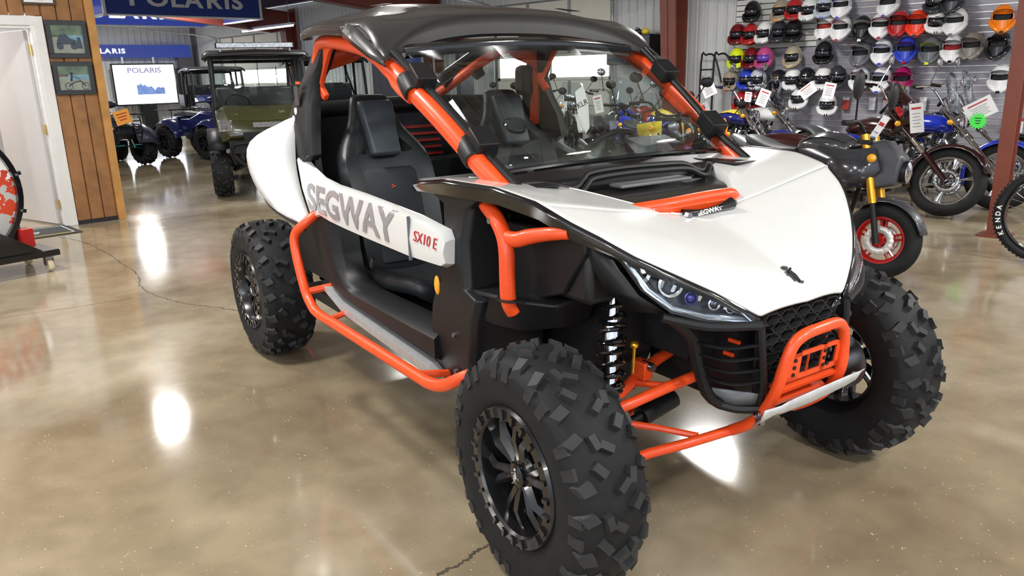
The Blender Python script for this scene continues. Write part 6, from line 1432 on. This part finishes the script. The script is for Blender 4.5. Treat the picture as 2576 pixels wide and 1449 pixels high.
def utv(x, y, yaw, words, body, w2=.70, hood=1.13, roofz_=1.86, bar=False, r=.34):
    t = empty('utility_vehicle', (x, y, 0), math.radians(yaw), words, 'off-road vehicle')
    for sx in (0, -2.0):
        for s in (-1, 1): utyre(t, (sx, s*(w2-.10), r), s, r)
    b = MB(); rg = []
    for x_, z0, z1, ww in ((.42, .78, .88, .46), (.36, .72, 1.00, .56), (.10, .72, 1.08, .60), (-.35, .72, 1.14, .60), (-.52, .72, 1.15, .60)):
        rg.append([Vector((x_, -ww, z0)), Vector((x_, -ww, z1-.06)), Vector((x_, -ww*.82, z1)), Vector((x_, -.18, z1-.01)), Vector((x_, .18, z1-.01)), Vector((x_, ww*.82, z1)), Vector((x_, ww, z1-.06)), Vector((x_, ww, z0))])
    b.loft(rg); hd = b.build('hood', body, t, bevel=.01, ang=30)
    for s in (-1, 1):
        b = MB(); R_ = []
        for k in range(8): a = math.radians(lerp(32, 148, k/7)); R_.append([Vector(((r+.12)*math.cos(a), s*(.48), r + (r+.22)*math.sin(a))), Vector(((r+.12)*math.cos(a), s*(w2+.03), r + (r+.20)*math.sin(a)))])
        b.grid(R_); b.build('fender', PLAST, t, solid=.012)
        b = MB(); b.prism([(.30, .80), (.42, .86), (.38, .99), (.16, 1.0), (.20, .86)], 1, s*.42, s*.575); b.build('headlight', mat('lamp_silver', (.5, .5, .5), .12, .8, nz=.4, ns=40), t, bevel=.01)
        MB().tube([(.45, s*.50, .62), (.10, s*.30, .40), (0, s*.45, r)], .03, 8).build('suspension_arm', STEEL, t)
        MB().tube([(.0, s*.35, .38), (-.05, s*.30, .85)], .035, 8).build('shock_absorber', GREYP, t)
    b = MB(); b.box((.40, 0, .66), (.16, .96, .16)); b.box((.44, 0, .78), (.08, .60, .12)); b.tube([(.47, -.42, .45), (.52, -.42, .70), (.52, .42, .70), (.47, .42, .45)], .022, 8, sm=2); b.build('front_bumper', PLAST, t, bevel=.01)
    if bar:
        MB().box((.44, 0, .925), (.03, .34, .06)).build('grille_light_bar', mat('led_silver', (.6, .6, .6), .15, .7, nz=.5, ns=70), t, smooth=False)
        MB().box((-.62, 0, roofz_+.06), (.06, 1.02, .07)).build('roof_light_bar', PLAST, t, smooth=False); MB().box((-.585, 0, roofz_+.06), (.01, .98, .055)).build('light_bar_lens', mat('led_silver', (.6, .6, .6), .15, .7), t, smooth=False)
        MB().box((-.62, -.45, roofz_+.01), (.04, .02, .06)).box((-.62, .45, roofz_+.01), (.04, .02, .06)).build('light_bracket', STEEL, t, smooth=False)
    b = MB()
    for s in (-1, 1):
        b.tube([(-.50, s*(w2-.10), 1.10), (-.66, s*(w2-.10), roofz_-.10), (-.74, s*(w2-.12), roofz_-.05), (-1.9, s*(w2-.12), roofz_-.05), (-2.0, s*(w2-.10), roofz_-.15), (-2.05, s*(w2-.08), .75)], .028, 8, sm=3)
        b.tube([(-1.35, s*(w2-.10), roofz_-.05), (-1.38, s*(w2-.08), .75)], .026, 8); b.tube([(-1.38, s*(w2-.1), 1.1), (-2.0, s*(w2-.12), roofz_-.15)], .02, 8)
    b.tube([(-.66, -(w2-.10), roofz_-.10), (-.66, w2-.10, roofz_-.10)], .024, 8); b.tube([(-2.0, -(w2-.10), roofz_-.12), (-2.0, w2-.10, roofz_-.12)], .024, 8); b.tube([(-.50, -(w2-.10), 1.12), (-.50, w2-.10, 1.12)], .024, 8)
    b.build('roll_cage', PLAST, t)
    b = MB(); R_ = []
    for x_, dz in ((-.58, -.05), (-.66, .0), (-1.3, .03), (-1.95, .0), (-2.05, -.04)): R_.append([Vector((x_, yy, roofz_+dz-dd)) for yy, dd in ((-w2, .06), (-w2*.9, .01), (-.3, 0), (0, -.008), (.3, 0), (w2*.9, .01), (w2, .06))])
    b.grid(R_); b.build('roof', ROOFM, t, solid=.03)
    b = MB(); b.grid([[(-.49, -(w2-.13), 1.15), (-.49, w2-.13, 1.15)], [(-.65, -(w2-.13), roofz_-.13), (-.65, w2-.13, roofz_-.13)]]); b.build('windshield', GLASS, t, solid=.004)
    MB().box((-.60, 0, 1.05), (.25, 1.1, .18)).build('dashboard', PLAST, t, bevel=.02); MB().box((-1.2, 0, .52), (1.9, 1.15, .35)).build('chassis', PLAST2, t, bevel=.02)
    MB().box((-1.3, 0, .78), (.5, 1.15, .16)).build('bench_seat', SEATM, t, bevel=.03); MB().box((-1.55, 0, 1.10), (.12, 1.15, .55)).build('seat_back', SEATM, t, bevel=.03)
    b = MB(); R3 = Matrix.Rotation(.6, 3, 'Y'); b.tube([Vector((-.90, -.30, 1.15)) + R3 @ Vector((0, .16*math.cos(a), .16*math.sin(a))) for a in [2*pi*k/24 for k in range(24)]], .012, 6, closed=True); b.tube([(-.90, -.30, 1.15), (-.68, -.30, 1.05)], .015, 6); b.build('steering_wheel', PLAST, t)
    b = MB(); b.box((-2.35, 0, .86), (.95, 1.3, .06)); b.box((-2.35, -.64, 1.0), (.95, .04, .28)); b.box((-2.35, .64, 1.0), (.95, .04, .28)); b.box((-2.82, 0, 1.0), (.04, 1.3, .28)); b.build('cargo_bed', PLAST, t, bevel=.01)
    return t
utv(-8.42, 2.70, -24, 'olive green utility vehicle with light bar on its roof behind the white quarter', OLIVE, bar=True)
utv(-17.6, 6.3, -14, 'dark utility vehicle with cab standing behind the olive one', UBLUE, roofz_=1.80)
utv(-11.6, 5.9, -18, 'black buggy with roll cage seen through the near window opening', PLAST, roofz_=1.86)
utv(-16.9, 1.75, 0, 'dark blue sport buggy behind the wood corner post', UBLUE, roofz_=1.55, hood=1.0)
def quad(x, y, yaw, words, body):
    t = empty('quad_bike', (x, y, 0), math.radians(yaw), words, 'quad bike')
    r = .315
    for sx in (.62, -.62):
        for s in (-1, 1): utyre(t, (sx, s*.40, r), s, r, .24, rz=(.12 if sx > 0 else 0))
    for sx in (.62, -.62):
        for s in (-1, 1):
            b = MB(); R_ = []
            for k in range(8): a = math.radians(lerp(10, 165, k/7)); R_.append([Vector((sx + (r+.09)*math.cos(a), s*.16, r+.05 + (r+.10)*math.sin(a))), Vector((sx + (r+.10)*math.cos(a), s*.40, r+.04 + (r+.09)*math.sin(a))), Vector((sx + (r+.11)*math.cos(a), s*.53, r + (r+.05)*math.sin(a)))])
            b.grid(R_); b.build('fender', body, t, solid=.01)
    b = MB(); rg = []
    for x_, z0, z1, ww in ((.95, .62, .74, .12), (.80, .50, .84, .20), (.45, .45, .90, .20), (.15, .45, .92, .16), (-.2, .5, .80, .16), (-.9, .55, .78, .18)):
        rg.append([Vector((x_, -ww, z0)), Vector((x_, -ww, z1-.05)), Vector((x_, -ww*.6, z1)), Vector((x_, ww*.6, z1)), Vector((x_, ww, z1-.05)), Vector((x_, ww, z0))])
    b.loft(rg); b.build('body', body, t, bevel=.01)
    b = MB(); rg = [[Vector((x_, -ww, .80)), Vector((x_, -ww*.8, z_)), Vector((x_, ww*.8, z_)), Vector((x_, ww, .80))] for x_, z_, ww in ((.12, .86, .11), (-.1, .87, .15), (-.5, .90, .16), (-.75, .86, .13))]
    b.loft(rg); b.build('seat', SEATM, t, bevel=.02)
    for (x0, x1, zz, nm) in ((.45, .98, .93, 'front_rack'), (-1.0, -.55, .93, 'rear_rack')):
        b = MB(); b.tube([(x0, -.36, zz), (x1-.06, -.36, zz), (x1, -.30, zz), (x1, .30, zz), (x1-.06, .36, zz), (x0, .36, zz)], .011, 6, sm=2)
        for q in (-.2, 0, .2): b.tube([(x0, q, zz), (x1, q, zz)], .008, 6)
        for q in (-.15, .15): b.tube([((x0+x1)/2, q, zz), ((x0+x1)/2, q, .76)], .009, 6)
        b.build(nm, PLAST, t)
    b = MB(); b.tube([(.22, -.38, 1.06), (.28, -.15, 1.08), (.28, .15, 1.08), (.22, .38, 1.06)], .014, 6, sm=3); b.tube([(.28, 0, 1.08), (.34, 0, .85)], .02, 6); b.build('handlebar', PLAST, t)
    b = MB(); b.ell((.34, 0, 1.10), (.09, .15, .07), 14, 8); b.build('headlight_pod', body, t)
    b = MB(); b.tube([(.98, -.22, .42), (1.06, -.22, .60), (1.04, -.24, .80), (.92, -.26, .90)], .013, 6, sm=3); b.tube([(.98, .22, .42), (1.06, .22, .60), (1.04, .24, .80), (.92, .26, .90)], .013, 6, sm=3)
    for zz in (.60, .72, .82): b.tube([(1.05, -.23, zz), (1.05, .23, zz)], .011, 6)
    b.build('front_bumper', PLAST, t)
    for s in (-1, 1):
        b = MB(); b.ell((.90, s*.20, .70), (.05, .05, .04), 12, 8); b.build('headlight', CHROME, t); MB().tube([(.62, s*.25, .32), (.55, s*.15, .78)], .022, 8).build('shock_absorber', STEEL, t)
        b = MB(); b.tube([(.62, s*.38, .30), (.62, s*.10, .36)], .015, 6); b.box((.98, s*.15, .40), (.02, .16, .02)); b.build('suspension_arm', mat('teal_metal', (.06, .35, .40), .3, .6, nz=.05), t)
    return t
quad(-14.35, 4.35, 14, 'dark blue quad bike with front bumper left of the olive utility vehicle', UBLUE)
quad(-14.5, 2.55, 4, 'dark quad bike carrying an orange card beside the wood corner post', mat('quad_grey', (.03, .035, .06), .35, coat=.3, nz=.1))
